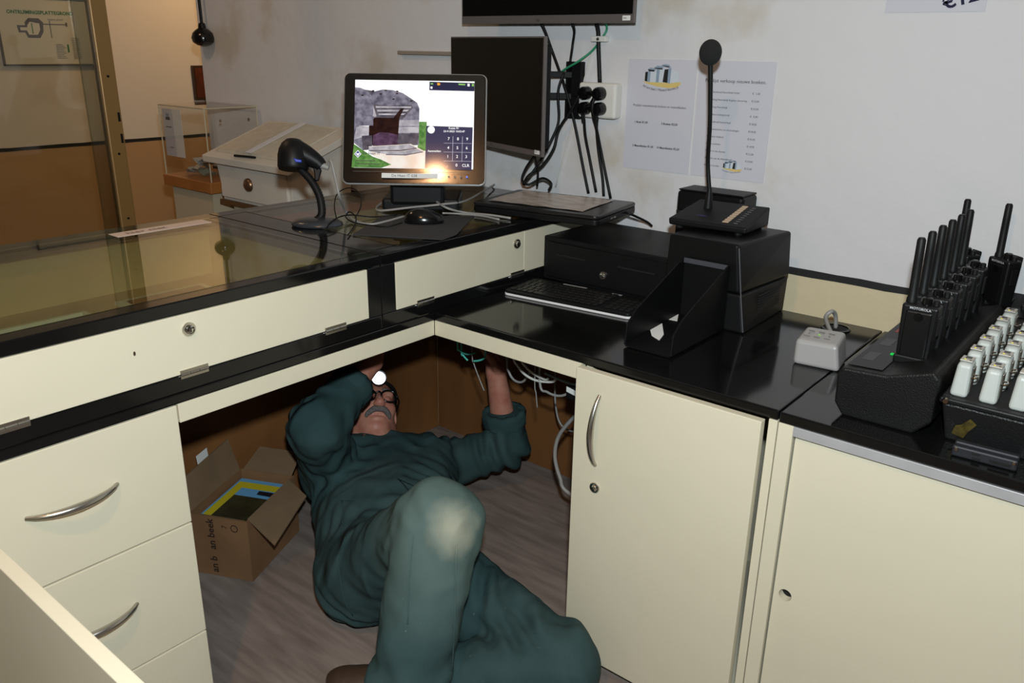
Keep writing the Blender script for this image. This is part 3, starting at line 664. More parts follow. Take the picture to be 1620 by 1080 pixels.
text('console_print', 'ITEC', .012, cp(.28, .22, .001), (1, .1, 0), (0, 1, .22), mat('blue_print', S(60, 60, 130), .5), mb)
gb = cp(.26, .66, 0)
mpts = [gb + V((0, 0, .036)), at(1120, 255, y=gb.y - .004), at(1123, 200, y=.485), at(1124, 140, y=.470), at(1124, 100, y=.462)]
make('stem_base', lathe(NB(), gb - V((0, 0, .004)), (0, 0, 1), [(0, .011), (.03, .009), (.05, .005)], 14), blackrb, mb, True)
make('gooseneck', tube(NB(), mpts, [.0055, .005, .005, .005, .0055, .006], n=10), blackrb, mb, True)
hc_ = at(1124, 83, y=.458); bm = NB(); ell(bm, hc_, (.0255, .0255, .0285), None, 26, 18)
make('foam_head', bm, mat('foam_black', (.012, .012, .013, 1), .95, bump=.6, bscale=900), mb, True)

# black unit behind the microphone, on the cash drawer
bb = thing('adapter_box', 'black rounded box behind the microphone against the wall', 'box', (.40, .655, .8935))
make('shell', box(NB(), (.300, .612, .8935), (.488, .700, 1.030), .010, None, 3), mat('black_smooth', (.005, .005, .0055, 1), .4, spec=.2), bb)
make('paper_slot', box(NB(), (.33, .6105, .985), (.46, .6125, .991)), dark, bb)
make('front_ridge', box(NB(), (.305, .606, .97), (.483, .612, .98), .002), blackgl, bb)
make('cover_lid', box(NB(), (.304, .614, 1.030), (.484, .698, 1.034), .0015), blackpl, bb)

# ------------------------------------------------------------------ wall screens, bracket, socket, notices
bez = mat('bezel_grey', S(104, 98, 96), .4, .2); scrb = mat('dark_panel', (.003, .003, .003, 1), .35, spec=.18)
def monitor(name, o, ex, n, w_, h_, label, chin=.022):
    """o: lower-left front corner; ex: along the width; n: facing"""
    o, ex, n = V(o), V(ex).normalized(), V(n).normalized(); uz = V((0, 0, 1))
    t = thing(name, label, 'screen', o + ex * w_ / 2 - n * .02)
    q = lambda a, b, c=0: o + ex * a + uz * b + n * c
    make('back_shell', prism(NB(), [q(.02, .02, -.04), q(w_ - .02, .02, -.04), q(w_ - .02, h_ - .02, -.04), q(.02, h_ - .02, -.04)], n * .03, .006), blackpl, t)
    make('bezel', prism(NB(), [q(0, 0, -.010), q(w_, 0, -.010), q(w_, h_, -.010), q(0, h_, -.010)], n * .010, .001), bez, t)
    make('panel', prism(NB(), [q(.004, chin, .0), q(w_ - .006, chin, .0), q(w_ - .006, h_ - .004, .0), q(.004, h_ - .004, .0)], n * .0008), scrb, t)
    lb2 = make('sticker', prism(NB(), [q(w_ - .036, .006, .0), q(w_ - .012, .006, .0), q(w_ - .012, .018, .0), q(w_ - .036, .018, .0)], n * .0008), paperw, t)
    text('sticker_text', 'Info', .007, q(w_ - .033, .010, .001), ex, uz, ink, lb2)
    text('logo', 'hp', .012, q(w_ * .47, .006, .0004), ex, uz, mat('logo_dark', S(50, 46, 46), .4), t)
    return t
mA = at(731, 38, y=.63); mB = at(1003, 37, y=.63)
monitor('wall_monitor', (mA.x, .63, 1.443), (1, 0, 0), (0, -1, 0), mB.x - mA.x, .36, 'wide dark monitor mounted high on the wall above the socket')
mR = V((-.060, .490, 1.092)); mL = V((-.560, .655, 1.092)); mx_ = (mR - mL).normalized(); mn = mx_.cross(V((0, 0, 1)))
monitor('swivel_monitor', mL, mx_, mn, (mR - mL).length, .315, 'dark grey-framed monitor swivelled on its wall arm behind the checkout screen', .016)
br = thing('wall_bracket', 'black steel monitor bracket with two arms on the wall beside the socket', 'bracket', (-.13, YW, 1.19))
b0 = at(897, 97, y=.705); b1 = at(914, 188, y=.705)
make('wall_plate', box(NB(), (b0.x, .700, b1.z), (b1.x + .01, YW - .001, b0.z), .002), blackmt, br)
for z in (1.305, 1.245):
    make('arm', prism(NB(), [(-.115, .695, z - .009), (-.115, .695, z + .009), (-.27, .612, z + .009), (-.27, .612, z - .009)], (0, .012, 0), .002), blackmt, br)
make('vesa_plate', box(NB(), (-.33, .600, 1.21), (-.25, .612, 1.33), .002), blackmt, br)
make('slot_rail', box(NB(), (b0.x + .012, .696, b1.z + .01), (b0.x + .024, .700, b0.z - .01)), blackgl, br)
so = thing('wall_socket', 'white square four-way wall socket beside the monitor bracket', 'socket', (-.02, YW, 1.19))
sA = at(918, 131, y=.69); sB = at(974, 188, y=.69)
make('housing', box(NB(), (sA.x, .682, 1.190), (sB.x, YW - .001, 1.287), .008, None, 3), mat('socket_white', S(225, 223, 216), .35), so)
for i, (u, v) in enumerate(((929, 147), (951, 148), (928, 171), (951, 172))):
    c = at(u, v, y=.682)
    make('outlet_well', lathe(NB(), V((c.x, .6828, c.z)), (0, -1, 0), [(0, .020), (.0012, .019)], 20), mat('socket_shadow', S(190, 188, 180), .5), so)
    pg = thing('power_plug', 'black power plug in the ' + ['upper socket hole next to the bracket', 'upper socket hole away from the bracket', 'lower socket hole next to the bracket', 'lower socket hole away from the bracket'][i], 'plug', (c.x, .68, c.z), 'plugs in the four-way wall socket')
    make('plug_body', lathe(NB(), V((c.x, .6812, c.z)), (0, -1, 0), [(0, .0185), (.02, .0178), (.026, .014), (.028, .006)], 18), blackgl, pg, True)
    dr = (V((-1, 0, -.1)) if i == 0 else V((-.6, 0, -.7)) if i == 1 else V((0, 0, -1)) if i == 2 else V((-.3, 0, -1))).normalized()
    make('strain_relief', cyl(NB(), V((c.x, .665, c.z)) + dr * .012, V((c.x, .668, c.z)) + dr * .038, .007, .0045, 10), blackrb, pg, True)

def notice(name, x0, x1, z0, z1, label, tilt=0.0):
    t = thing(name, label, 'notice', ((x0 + x1) / 2, YW - .001, z0))
    make('sheet', box(NB(), (x0, YW - .0022, z0), (x1, YW - .0012, z1)), paper, t); return t
def wt(body, x, z, size, par, al='LEFT', bold=0, m=None): return text('printed_text', body, size, (x, YW - .0022, z), (1, 0, 0), (0, 0, 1), m or ink, par, al, bold=bold)
lgw = mat('logo_pale', S(205, 214, 222), .8); lgg = mat('logo_blue_grey', S(142, 160, 180), .8); lgs = mat('logo_sand', S(222, 196, 120), .8); lgd = mat('logo_black', S(26, 24, 26), .8)
def logo(x, z, sc, par):
    q = lambda pts: [((px - 690) / 800 * sc, (500 - py) / 800 * sc) for px, py in pts]
    shp = [(lgs, q([(290, 480), (400, 520), (600, 560), (850, 585), (1030, 565), (1105, 500), (1080, 470), (880, 490), (500, 490)][::-1])),
           (lgd, q([(345, 315), (410, 305), (400, 485), (340, 470)][::-1])), (lgg, q([(400, 300), (465, 300), (460, 490), (395, 485)][::-1])), (lgw, q([(460, 300), (590, 300), (590, 490), (455, 490)][::-1])),
           (lgg, q([(585, 260), (650, 260), (640, 490), (580, 490)][::-1])), (lgw, q([(650, 255), (760, 250), (730, 490), (640, 490)][::-1])),
           (lgd, q([(750, 260), (830, 250), (825, 490), (725, 480)][::-1])), (lgg, q([(830, 240), (890, 230), (880, 500), (825, 495)][::-1])), (lgw, q([(890, 250), (1050, 310), (1050, 470), (880, 500)][::-1])),
           (lgg, q([(390, 265), (450, 235), (550, 245), (570, 275), (540, 290)][::-1])), (lgd, q([(400, 265), (540, 275), (540, 302), (420, 298)][::-1])),
           (lgg, q([(530, 230), (600, 195), (700, 205), (740, 235)][::-1])), (lgd, q([(530, 235), (700, 235), (715, 262), (560, 252)][::-1])),
           (lgg, q([(670, 190), (750, 165), (840, 175), (880, 215)][::-1])), (lgd, q([(680, 192), (820, 200), (870, 225), (830, 222), (740, 208)][::-1]))]
    art('printed_logo', ((x, YW - .0024, z), (1, 0, 0), (0, 0, 1)), shp, par)
    # arched name under the emblem
    name = 'Atlantikwall Museum Noordwijk'
    cw = sc * 1.0 / len(name)
    for i, ch in enumerate(name):
        if ch == ' ': continue
        t = (i + .5) / len(name) * 2 - 1; a = t * .22
        text('logo_letter', ch, sc * .088, (x + t * sc * .47, YW - .0024, z - sc * .18 + t * t * sc * .085), (math.cos(a), 0, math.sin(a)), (-math.sin(a), 0, math.cos(a)), gry, par, 'CENTER')
n1 = notice('price_notice', .062, .272, 1.056, 1.353, 'printed second-hand book price notice with a large bunker emblem on the wall')
logo(.168, 1.292, .118, n1)
wt('Prijslijst tweedehands boeken en maandbladen.', .168, 1.228, .0088, n1, 'CENTER')
wt('1 Boek €1,00', .092, 1.183, .0078, n1, bold=.0002); wt('3 Boeken €2,50', .178, 1.183, .0078, n1, bold=.0002)
wt('2 Maandbladen €1,00', .090, 1.118, .0078, n1, bold=.0002); wt('10 Maandbladen €2,50', .168, 1.118, .0078, n1, bold=.0002)
n2 = notice('price_notice', .279, .489, 1.056, 1.353, 'printed new book price list hanging behind the microphone stem')
wt('Prijslijst verkoop nieuwe boeken.', .468, 1.300, .0125, n2, 'RIGHT')
rows = [('Atlantikwall Noordwijk folder', '€  1,00'), ('Vesting Noordwijk Engelse uitvoering', '€10,00'), ('Vesting Noordwijk', '€14,00'), ('Bunkers ondergronds', '€  5,00'), ('Atlantikwall kustverhaal', '€18,00'), ('Kustbewaarders en vluchtelingen', '€18,00'), ('Vergeten Holland', '€10,00'), ('Muren verlaten', '€14,95'), ('Tunnel in het donker', '€12,50'), ('Verhalen van de Atlantikwall', '€10,00'), ('Vader in bunker', '€15,00')]
for i, (a, b) in enumerate(rows):
    z = 1.2735 - i * .0188; wt(a, .318, z, .0068, n2); wt(b, .434, z, .0072, n2)
logo(.398, 1.083, .056, n2)
n3 = notice('price_notice', .727, .930, 1.463, 1.76, 'price notice with a slanted handwritten price high on the wall')
text('handwritten_price', '€12.50', .042, (.848, YW - .0022, 1.468), (.965, 0, .26), (-.26, 0, .965), mat('marker_ink', S(24, 22, 60), .8), n3, bold=.001)
tag(make('wall_batten', box(NB(), (-.86, YW - .018, 1.350), (-.55, YW - .001, 1.362), .002), mat('batten_grey', S(150, 140, 128), .7)), 'thin grey batten on the wall left of the swivelled monitor', 'batten')

# cables: every one a thing of its own
def cable(name, label, pts, r, m, group=None, cat='cable', n=8, up=False, end=False):
    pts = [V(p_) for p_ in pts]
    if up: pts = [V((pts[0].x, pts[0].y, .7494))] + pts
    if end: pts = pts + [V((pts[-1].x, pts[-1].y, .7494))]
    return tag(make(name, tube(NB(), pts, r, n=n), m, None, 'all'), label, cat, group)
wp = lambda u, v, y=.706: at(u, v, y=y)
cable('power_cable', 'black cable running from the high wall monitor straight down past the bracket', [V((wp(857, 34).x, .66, 1.47)), wp(858, 40, .68), wp(874, 82), wp(894, 139, .69), wp(909, 195, .70), wp(922, 262), wp(931, 306)], .0042, blackrb)
cable('video_cable', 'short black cable from the high wall monitor into the bracket', [V((wp(909, 34).x, .66, 1.47)), wp(908, 44, .68), wp(906, 70), wp(902, 98, .69)], .004, blackrb)
cable('power_cable', 'thick black cable dropping from the high wall monitor to the socket', [V((wp(945, 34).x, .66, 1.47)), wp(945, 42, .70), wp(947, 80), wp(949, 132)], .006, blackrb)
cable('network_cable', 'green cable curving down the wall behind the bracket', [V((wp(962, 34).x, .66, 1.47)), wp(960, 42), wp(954, 58), wp(937, 80), wp(915, 97, .692), wp(893, 110, .690), wp(880, 122)], .0032, mat('green_cable', S(40, 140, 100), .4))
cable('white_cable', 'thin white cord running slantwise down the wall behind the cables', [wp(941, 70, .714), wp(924, 127, .714), wp(904, 205, .714), wp(879, 296, .714)], .0022, whitecab)
cl = thing('cable_clip', 'white cable clamp holding the black cable under the wall monitor', 'clip', (wp(948, 62).x, YW, wp(948, 62).z))
make('clip_bar', box(NB(), (wp(937, 62).x, .698, wp(948, 66).z), (wp(960, 62).x, .7185, wp(948, 57).z), .002), mat('socket_white', S(225, 223, 216), .35), cl)
make('clip_screw', lathe(NB(), (wp(948, 62).x, .698, wp(948, 62).z), (0, -1, 0), [(0, .005), (.003, .003)], 12), chrome, cl, True)
cable('power_cable', 'black cable hanging from the lower left plug to the counter', [wp(924, 188, .67), wp(926, 215, .69), wp(933, 252), wp(943, 304)], .0042, blackrb)
cable('power_cable', 'black cable falling straight from the lower right plug', [wp(945, 186, .67), wp(944, 205, .69), wp(947, 240), wp(953, 280), wp(955, 310)], .0042, blackrb)
cable('power_cable', 'black cable falling slantwise from the upper right plug across the socket', [wp(940, 153, .66), wp(937, 175, .655), wp(944, 205, .68), wp(952, 245), wp(966, 314)], .0042, blackrb)
cable('power_cable', 'long black cable looping from the upper left plug down behind the laptop', [wp(917, 149, .66), wp(903, 175, .66), wp(884, 205, .66), wp(876, 235, .65), wp(858, 262, .64), wp(836, 278, .62), wp(828, 292, .60)], .0045, blackrb)
cable('video_cable', 'black cable arching from the bracket down beside the swivelled monitor', [wp(892, 115, .68), wp(883, 145, .67), wp(884, 190, .67), wp(872, 222, .65), wp(850, 262, .62), wp(832, 285, .60)], .004, blackrb)
cable('video_cable', 'looped black cable under the swivelled monitor', [wp(845, 247, .57), wp(832, 266, .58), wp(826, 284, .58), wp(836, 292, .60), wp(858, 282, .62), wp(872, 290, .62), wp(868, 301, .62)], .0038, blackrb)
cable('video_cable', 'short black cable hanging from the underside of the swivelled monitor', [wp(846, 247, .575), wp(851, 268, .60), wp(850, 294, .62)], .0035, blackrb)
zc = ZC + .0035
cz = lambda u, v, z=zc: at(u, v, z=z)
cable('power_cable', 'black cable snaking along the counter behind the checkout screen', [cz(772, 290), cz(785, 283, zc + .006), cz(812, 284, zc), cz(840, 291), cz(870, 296)], .0038, blackrb)
cable('scanner_cable', 'grey cable hanging from the scanner handle to the counter', [a0 + axn * .088 - axu * .012, sp(523, 254, dS - .02), sp(530, 280, dS - .02), sp(537, 310, dS - .02), cz(548, 336, zc + .01), cz(562, 349), cz(585, 355), cz(612, 350), cz(640, 342)], .0036, greycab)
cable('grey_cable', 'grey cable looping on the counter in front of the checkout screen foot', [cz(782, 292, zc + .004), cz(765, 302, zc + .012), cz(735, 318, zc + .02), cz(700, 323, zc + .022), cz(650, 328, zc + .012), cz(600, 333), cz(600, 324), cz(625, 312, zc + .012), cz(658, 305, zc + .03), cz(680, 312, zc + .03), cz(705, 328, zc + .018), cz(735, 336, zc), cz(775, 340, zc + .002), cz(808, 345, zc)], .0032, greycab)
cable('mouse_cable', 'thin grey cable from the mouse pad towards the laptop', [cz(700, 337, zc + .006), cz(725, 338), cz(760, 341), cz(790, 347)], .0026, greycab)
cable('mouse_cable', 'thin black cable tangled beside the scanner foot', [cz(636, 352, zc + .008), cz(612, 358, zc + .004), cz(585, 356), cz(560, 352), cz(547, 343, zc + .01), cz(553, 335, zc + .014), cz(563, 344, zc + .006), cz(560, 358), cz(550, 372)], .0018, blackrb)
cable('thin_cable', 'thin black cable arching over the counter between scanner and screen', [cz(512, 368, zc), cz(525, 350, zc + .012), cz(550, 340, zc + .01), cz(590, 343), cz(628, 340)], .0018, blackrb)
cable('thin_cable', 'thin black cable standing in a tall loop behind the scanner foot', [cz(532, 345), cz(529, 325, zc + .02), cz(534, 306, zc + .04), cz(552, 297, zc + .05), cz(568, 305, zc + .04), cz(571, 325, zc + .02), cz(562, 345)], .0016, blackrb)
cable('laptop_cable', 'short black cable drooping from the laptop side to the wall', [lpn(Lw + .001, .18, ZL + .012), lpn(Lw + .02, .185, ZL + .006), at(1022, 350, y=.66), at(1031, 357, y=.69)], .0035, blackrb)

# pendant plug hanging at the wall end
pd = thing('hanging_plug', 'black round plug hanging on its cord at the end of the wall', 'plug', (-2.05, .70, 1.37))
make('plug_ball', lathe(NB(), (-2.05, .690, 1.365), (0, 0, 1), [(0, .012), (.004, .028), (.016, .044), (.034, .048), (.052, .042), (.064, .03), (.072, .017), (.09, .014), (.094, .008)], 22), blackgl, pd, True)
make('cord', tube(NB(), [(-2.05, .690, 1.455), (-2.052, .69, 1.7), (-2.05, .69, 2.2), (-2.05, .69, 2.6)], .0065, n=8), blackrb, pd, True)

# ------------------------------------------------------------------ writing stand and donation box behind the counter
wm = mat('white_painted_wood', S(222, 216, 204), .5, var=.08, vscale=6)
ws = thing('writing_stand', 'white sloping-top writing stand with one drawer against the wall', 'stand', (-1.36, .56, 0))
make('box', hexa(NB(), [(-1.585, .43, .80), (-1.14, .43, .80), (-1.14, .70, .80), (-1.585, .70, .80), (-1.600, .42, .945), (-1.125, .42, .945), (-1.125, .70, 1.045), (-1.600, .70, 1.045)], .002), wm, ws)
lid = make('sloping_lid', hexa(NB(), [(-1.635, .385, .945), (-1.09, .385, .945), (-1.09, .705, 1.058), (-1.635, .705, 1.058), (-1.635, .383, .970), (-1.09, .383, .970), (-1.09, .705, 1.084), (-1.635, .705, 1.084)], .002), wm, ws)
d = make('drawer', box(NB(), (-1.575, .416, .815), (-1.15, .428, .935), .002), wm, ws)
make('cup_pull', lathe(NB(), (-1.385, .416, .878), (0, -1, 0), [(0, .026), (.008, .024), (.014, .016), (.017, .004)], 16), mat('bronze', S(140, 110, 84), .3, .8), d, True)
make('base_board', box(NB(), (-1.60, .42, .785), (-1.125, .70, .80)), mat('brown_edge', S(98, 70, 40), .6), ws)
make('pedestal', box(NB(), (-1.57, .46, 0.001), (-1.16, .70, .785)), mat('beige_paint', S(196, 184, 156), .6), ws)
def lidp(x, t, h): return V((x, .383 + .322 * t, .970 + .114 * t + h))
bk = thing('guest_book', 'open guest book lying on the sloping white writing stand', 'book', lidp(-1.36, .4, .002))
def wedge(xa, xb, ha, hb): return hexa(NB(), [lidp(xa, .12, .001), lidp(xb, .12, .001), lidp(xb, .90, .001), lidp(xa, .90, .001), lidp(xa, .12, ha), lidp(xb, .12, hb), lidp(xb, .90, hb), lidp(xa, .90, ha)])
make('left_pages', wedge(-1.60, -1.385, .006, .016), mat('page_cream', S(214, 205, 186), .7, var=.15, vscale=30), bk); make('right_pages', wedge(-1.38, -1.17, .016, .006), MATS['page_cream'], bk)
make('gutter_ribbon', hexa(NB(), [lidp(-1.39, .10, .0165), lidp(-1.355, .10, .0165), lidp(-1.355, .92, .0165), lidp(-1.39, .92, .0165), lidp(-1.39, .10, .018), lidp(-1.355, .10, .018), lidp(-1.355, .92, .018), lidp(-1.39, .92, .018)]), mat('page_white', S(232, 230, 232), .6), bk)
tag(make('pen', tube(NB(), [lidp(-1.44, .06, .006), lidp(-1.38, .075, .006), lidp(-1.32, .085, .006)], .0045, n=8), blackrb, None, True), 'black pen lying below the open guest book', 'pen')

acr = glassmat('acrylic', (.96, .96, .95, 1), 1.5); acre = mat('acrylic_edge', S(196, 186, 160), .3)
db = thing('donation_box', 'clear acrylic donation box with banknotes inside beside the writing stand', 'donation box', (-1.90, .58, 0))
X0, X1, Y0, Y1, Z0, Z1 = -2.07, -1.72, .462, .70, .845, 1.130
make('pane', box(NB(), (X0, Y0, Z0), (X1, Y0 + .005, Z1)), acr, db); make('pane', box(NB(), (X1 - .005, Y0 + .005, Z0), (X1, Y1, Z1)), acr, db)
make('pane', box(NB(), (X0, Y0 + .005, Z0), (X0 + .005, Y1, Z1)), acr, db); make('lid', box(NB(), (X0, Y0, Z1), (X1, Y1, Z1 + .006)), acr, db)
bm = NB()
for a_, b_ in (((X0, Y0, Z1 + .003), (X1, Y0, Z1 + .003)), ((X1, Y0, Z1 + .003), (X1, Y1, Z1 + .003)), ((X0, Y0, Z0), (X0, Y0, Z1)), ((X1, Y0, Z0), (X1, Y0, Z1)), ((X1, Y1, Z0), (X1, Y1, Z1)), ((X0, Y1, Z1 + .003), (X1, Y1, Z1 + .003))): cyl(bm, a_, b_, .0028, n=6)
make('edge_bead', bm, acre, db)
for y in (.53, .66): make('screw', lathe(NB(), (X1 + .0005, y, 1.085), (1, 0, 0), [(0, .006), (.003, .004)], 10), steel, db)
make('wood_base', box(NB(), (X0 - .01, Y0 - .012, .80), (X1 + .01, Y1, .8445), .003), mat('orange_wood', S(176, 112, 52), .5, var=.3, vscale=9), db)
make('column', box(NB(), (X0 + .02, Y0 + .01, .001), (X1 - .02, Y1 - .01, .80)), MATS['beige_paint'], db)
for xa, xb, nm in ((-2.055, -1.975, 'leaflet'), (-1.972, -1.91, 'leaflet')):
    lf = tag(make(nm, box(NB(), (xa, Y0 + .0055, .925), (xb, Y0 + .0068, 1.118)), paper if nm and xa < -2 else paperw), 'printed leaflet with an emblem inside the donation box' if xa < -2 else 'blank white leaflet inside the donation box', 'leaflet')
lfp = bpy.data.objects['leaflet']
art('leaflet_print', ((-2.05, Y0 + .0053, .925), (1, 0, 0), (0, 0, 1)), [(lgd, rc(.018, .148, .052, .160)), (lgg, rc(.022, .160, .048, .175)), (gry, rc(.015, .118, .06, .122)), (gry, rc(.03, .035, .06, .038))], lfp)
for i in range(9):
    c = V((random.uniform(-1.98, -1.80), random.uniform(.52, .62), .848 + .006 * i)); an = random.uniform(0, 3); bm = NB(); g = []
    for a in range(5):
        row = []
        for b in range(3):
            x, y = (a - 2) * .017, (b - 1) * .03
            row.append(bm.verts.new(c + V((x * math.cos(an) - y * math.sin(an), x * math.sin(an) + y * math.cos(an), .010 * math.sin(a * 1.6 + i) + .011))))
        g.append(row)
    for a in range(4):
        for b in range(2): bm.faces.new((g[a][b], g[a + 1][b], g[a + 1][b + 1], g[a][b + 1]))
    nt3 = mat('note_' + 'gbg'[i % 3] + str(i % 3), [S(176, 184, 168), S(150, 158, 168), S(206, 202, 190)][i % 3], .7, var=.3, vscale=40)
    tag(make('banknote', bm, nt3, None, True), 'crumpled banknote lying inside the clear donation box', 'banknote', 'banknotes in the donation box')

# ------------------------------------------------------------------ right worktop: charger cube, grommet
cu = thing('charger_cube', 'small grey cube-shaped power unit on the black worktop', 'power unit', (.84, .30, ZT))
gm = mat('light_grey_plastic', S(160, 158, 156), .4)
make('body', hexa(NB(), [(.793, .248, ZT), (.885, .258, ZT), (.872, .345, ZT), (.782, .335, ZT), (.792, .250, .823), (.875, .258, .825), (.864, .340, .832), (.784, .332, .830)], .008, None, 3), gm, cu)
for k, (x, y) in enumerate(((.805, .29), (.825, .293), (.845, .295))):
    make('status_light', lathe(NB(), (x, y, .8285), (0, 0, 1), [(0, .0022), (.0006, .002)], 8), emat('led_green', S(150, 230, 60), 1.0) if k == 1 else mat('led_off', S(110, 108, 104), .5), cu)
    make('print_mark', box(NB(), (x - .006, y + .013, .8295), (x + .006, y + .016, .8306)), MATS['led_off'], cu)
    make('print_mark', box(NB(), (x - .006, y - .015, .8265), (x + .006, y - .013, .8276)), MATS['led_off'], cu)
gr = thing('cable_grommet', 'black round cable hole ring in the worktop behind the power unit', 'grommet', (.778, .50, ZT))
gc = at(1322, 520, z=ZT)
make('ring', lathe(NB(), (gc.x, gc.y, ZT), (0, 0, 1), [(0, .034), (.003, .033), (.004, .028), (.0015, .027), (.001, .0)], 28), blackgl, gr, True)
make('opening', lathe(NB(), (gc.x, gc.y, ZT + .0015), (0, 0, 1), [(0, .025), (.0006, .0)], 24), dark, gr)
cable('power_cable', 'grey cable rising from the worktop hole and bending to the power unit', [gc + V((0, 0, .002)), gc + V((-.002, -.01, .035)), gc + V((-.006, -.03, .048)), gc + V((-.008, -.055, .035)), V((.845, .345, .80))], .005, greycab)

# ------------------------------------------------------------------ radio chargers and radios
def charger(loc, rz, n, label):
    t = thing('radio_charger', label, 'charger', (0, 0, 0)); L = .52
    prof = [(-.062, 0), (.055, 0), (.082, .028), (.082, .105), (.072, .116), (.0, .092), (-.072, .088), (-.080, .078), (-.078, .022)]
    make('housing', prism(NB(), [(x, 0, z) for x, z in prof], (0, L, 0), .004), mat('charger_black', (.006, .006, .006, 1), .42, spec=.25, bump=.35, bscale=420), t)
    make('print_panel', prism(NB(), [(-.070, .02, .0895), (-.012, .02, .0925), (-.012, L - .02, .0925), (-.070, L - .02, .0895)], (0, 0, .0008)), mat('panel_dark', (.006, .006, .0065, 1), .4, spec=.25), t)
    for k in range(n):
        y = .115 + k * .072
        make('charging_pocket', box(NB(), (-.016, y - .026, .088), (.056, y + .026, .104), .003), blackpl, t)
        make('charge_light', box(NB(), (-.026, y - .004, .0925), (-.020, y + .004, .0945)), emat('led_green2', S(40, 220, 90), .9), t)
    for k in range(4):
        y = .06 + k * .10
        make('red_print' if k == 2 else 'grey_print', prism(NB(), [(-.060, y, .0906), (-.040, y, .0916), (-.040, y + .05, .0916), (-.060, y + .05, .0906)], (0, 0, .0006)), mat('print_red', S(150, 50, 36), .5) if k == 2 else mat('print_dim', S(58, 58, 60), .5), t)
    place(t, loc, rz); return t
charger((1.022, .055, ZT + .0002), 0, 6, 'black multi-slot charger holding a row of six radios')
def radio():
    """facing -Y, base at origin"""
    t = thing('two_way_radio', 'x', 'radio', (0, 0, 0))
    rb = mat('radio_black', (.006, .006, .0065, 1), .4, spec=.3, bump=.15, bscale=600)
    make('body', hexa(NB(), [(-.027, -.016, 0), (.027, -.016, 0), (.027, .016, 0), (-.027, .016, 0), (-.030, -.018, .103), (.030, -.018, .103), (.030, .018, .103), (-.030, .018, .103)], .005, None, 3), rb, t)
    make('front_panel', box(NB(), (-.021, -.0195, .008), (.021, -.016, .092), .003), mat('radio_panel', (.005, .005, .0055, 1), .3), t)
    make('speaker_disc', lathe(NB(), (0, -.0192, .082), (0, -1, 0), [(0, .008), (.0012, .0075), (.0014, .0)], 16), blackgl, t)
    make('antenna', lathe(NB(), (-.019, 0, .101), (-.02, 0, 1), [(0, .0095), (.008, .0092), (.012, .0078), (.075, .0075), (.112, .0072), (.116, .005)], 14), blackrb, t, True)
    make('volume_knob', lathe(NB(), (.006, 0, .102), (0, 0, 1), [(0, .009), (.012, .0085), (.014, .006)], 14), blackgl, t, True)
    make('channel_knob', lathe(NB(), (.021, .002, .102), (0, 0, 1), [(0, .006), (.009, .0055), (.010, .004)], 12), blackrb, t, True)
    make('belt_clip', prism(NB(), [(-.012, .018, .02), (-.012, .026, .02), (-.012, .034, .105), (-.012, .029, .108), (-.012, .022, .09), (-.012, .018, .09)], (.024, 0, 0), .0015), blackpl, t)
    make('push_to_talk', box(NB(), (.0285, -.008, .05), (.0325, .008, .085), .0015), blackrb, t)
    text('maker_mark', 'MOTOROLA', .0062, (-.016, -.0195, .0955), (1, 0, 0), (0, 0, 1), mat('mark_silver', S(190, 190, 192), .35), t, bold=.0001)
    return t
r1 = radio()
RADL = ['black two-way radio in the front slot of the long charger', 'black two-way radio second from the front of the long charger', 'black two-way radio third from the front of the long charger', 'black two-way radio fourth from the front of the long charger', 'black two-way radio fifth from the front of the long charger', 'black two-way radio in the rear slot of the long charger']
for k in range(6):
    o = r1 if k == 0 else copytree(r1)
    o['label'] = RADL[k]; o['group'] = 'two-way radios standing in chargers'; place(o, (1.034, .170 + k * .072, ZT + .0935), 0)
charger2 = charger((1.48, .665, ZT + .0002 - .0), math.pi / 2, 6, 'black multi-slot radio charger standing along the wall')
for k, x in enumerate((.975, 1.055, 1.135)):
    o = copytree(r1); o['group'] = 'two-way radios standing in chargers'
    o['label'] = ['black two-way radio at the free end of the wall-side charger', 'black two-way radio second along the wall-side charger with its clip showing', 'black two-way radio third along the wall-side charger'][k]
    place(o, (x + .02, .655, ZT + .0935), math.radians(-38))

# case of white receivers
cs = thing('receiver_case', 'black flight-case tray packed with rows of white receivers', 'case', (1.38, .33, ZT))
CX0, CX1, CY0, CY1 = 1.112, 1.62, .062, .585
make('tub', hexa(NB(), [(CX0 + .012, CY0 + .014, ZT), (CX1, CY0 + .014, ZT), (CX1, CY1, ZT), (CX0 + .012, CY1, ZT), (CX0, CY0, .838), (CX1, CY0, .838), (CX1, CY1, .838), (CX0, CY1, .838)], .004), mat('case_black', (.008, .008, .0085, 1), .4, bump=.3, bscale=380), cs)
make('rim', box(NB(), (CX0 - .004, CY0 - .004, .838), (CX1, CY0 + .014, .848), .003), blackpl, cs)
make('rim', box(NB(), (CX0 - .004, CY0 + .014, .838), (CX0 + .012, CY1, .848), .003), blackpl, cs)
make('foam_insert', box(NB(), (CX0 + .012, CY0 + .014, .838), (CX1, CY1, .846)), mat('foam_dark', (.01, .01, .01, 1), .9), cs)
make('corner_screw', lathe(NB(), (CX0 + .006, CY0 - .0042, .843), (0, -1, 0), [(0, .006), (.003, .004)], 12), chrome, cs, True)
make('tape_remnant', prism(NB(), [(CX0 + x, CY0 + .0105 - (z - .78) * .19, z) for x, z in ((.022, .786), (.04, .782), (.046, .796), (.056, .812), (.046, .820), (.034, .806), (.026, .802))], (0, -.002, 0)), mat('old_tape', S(92, 80, 30), .5, var=.7, vscale=90), cs)
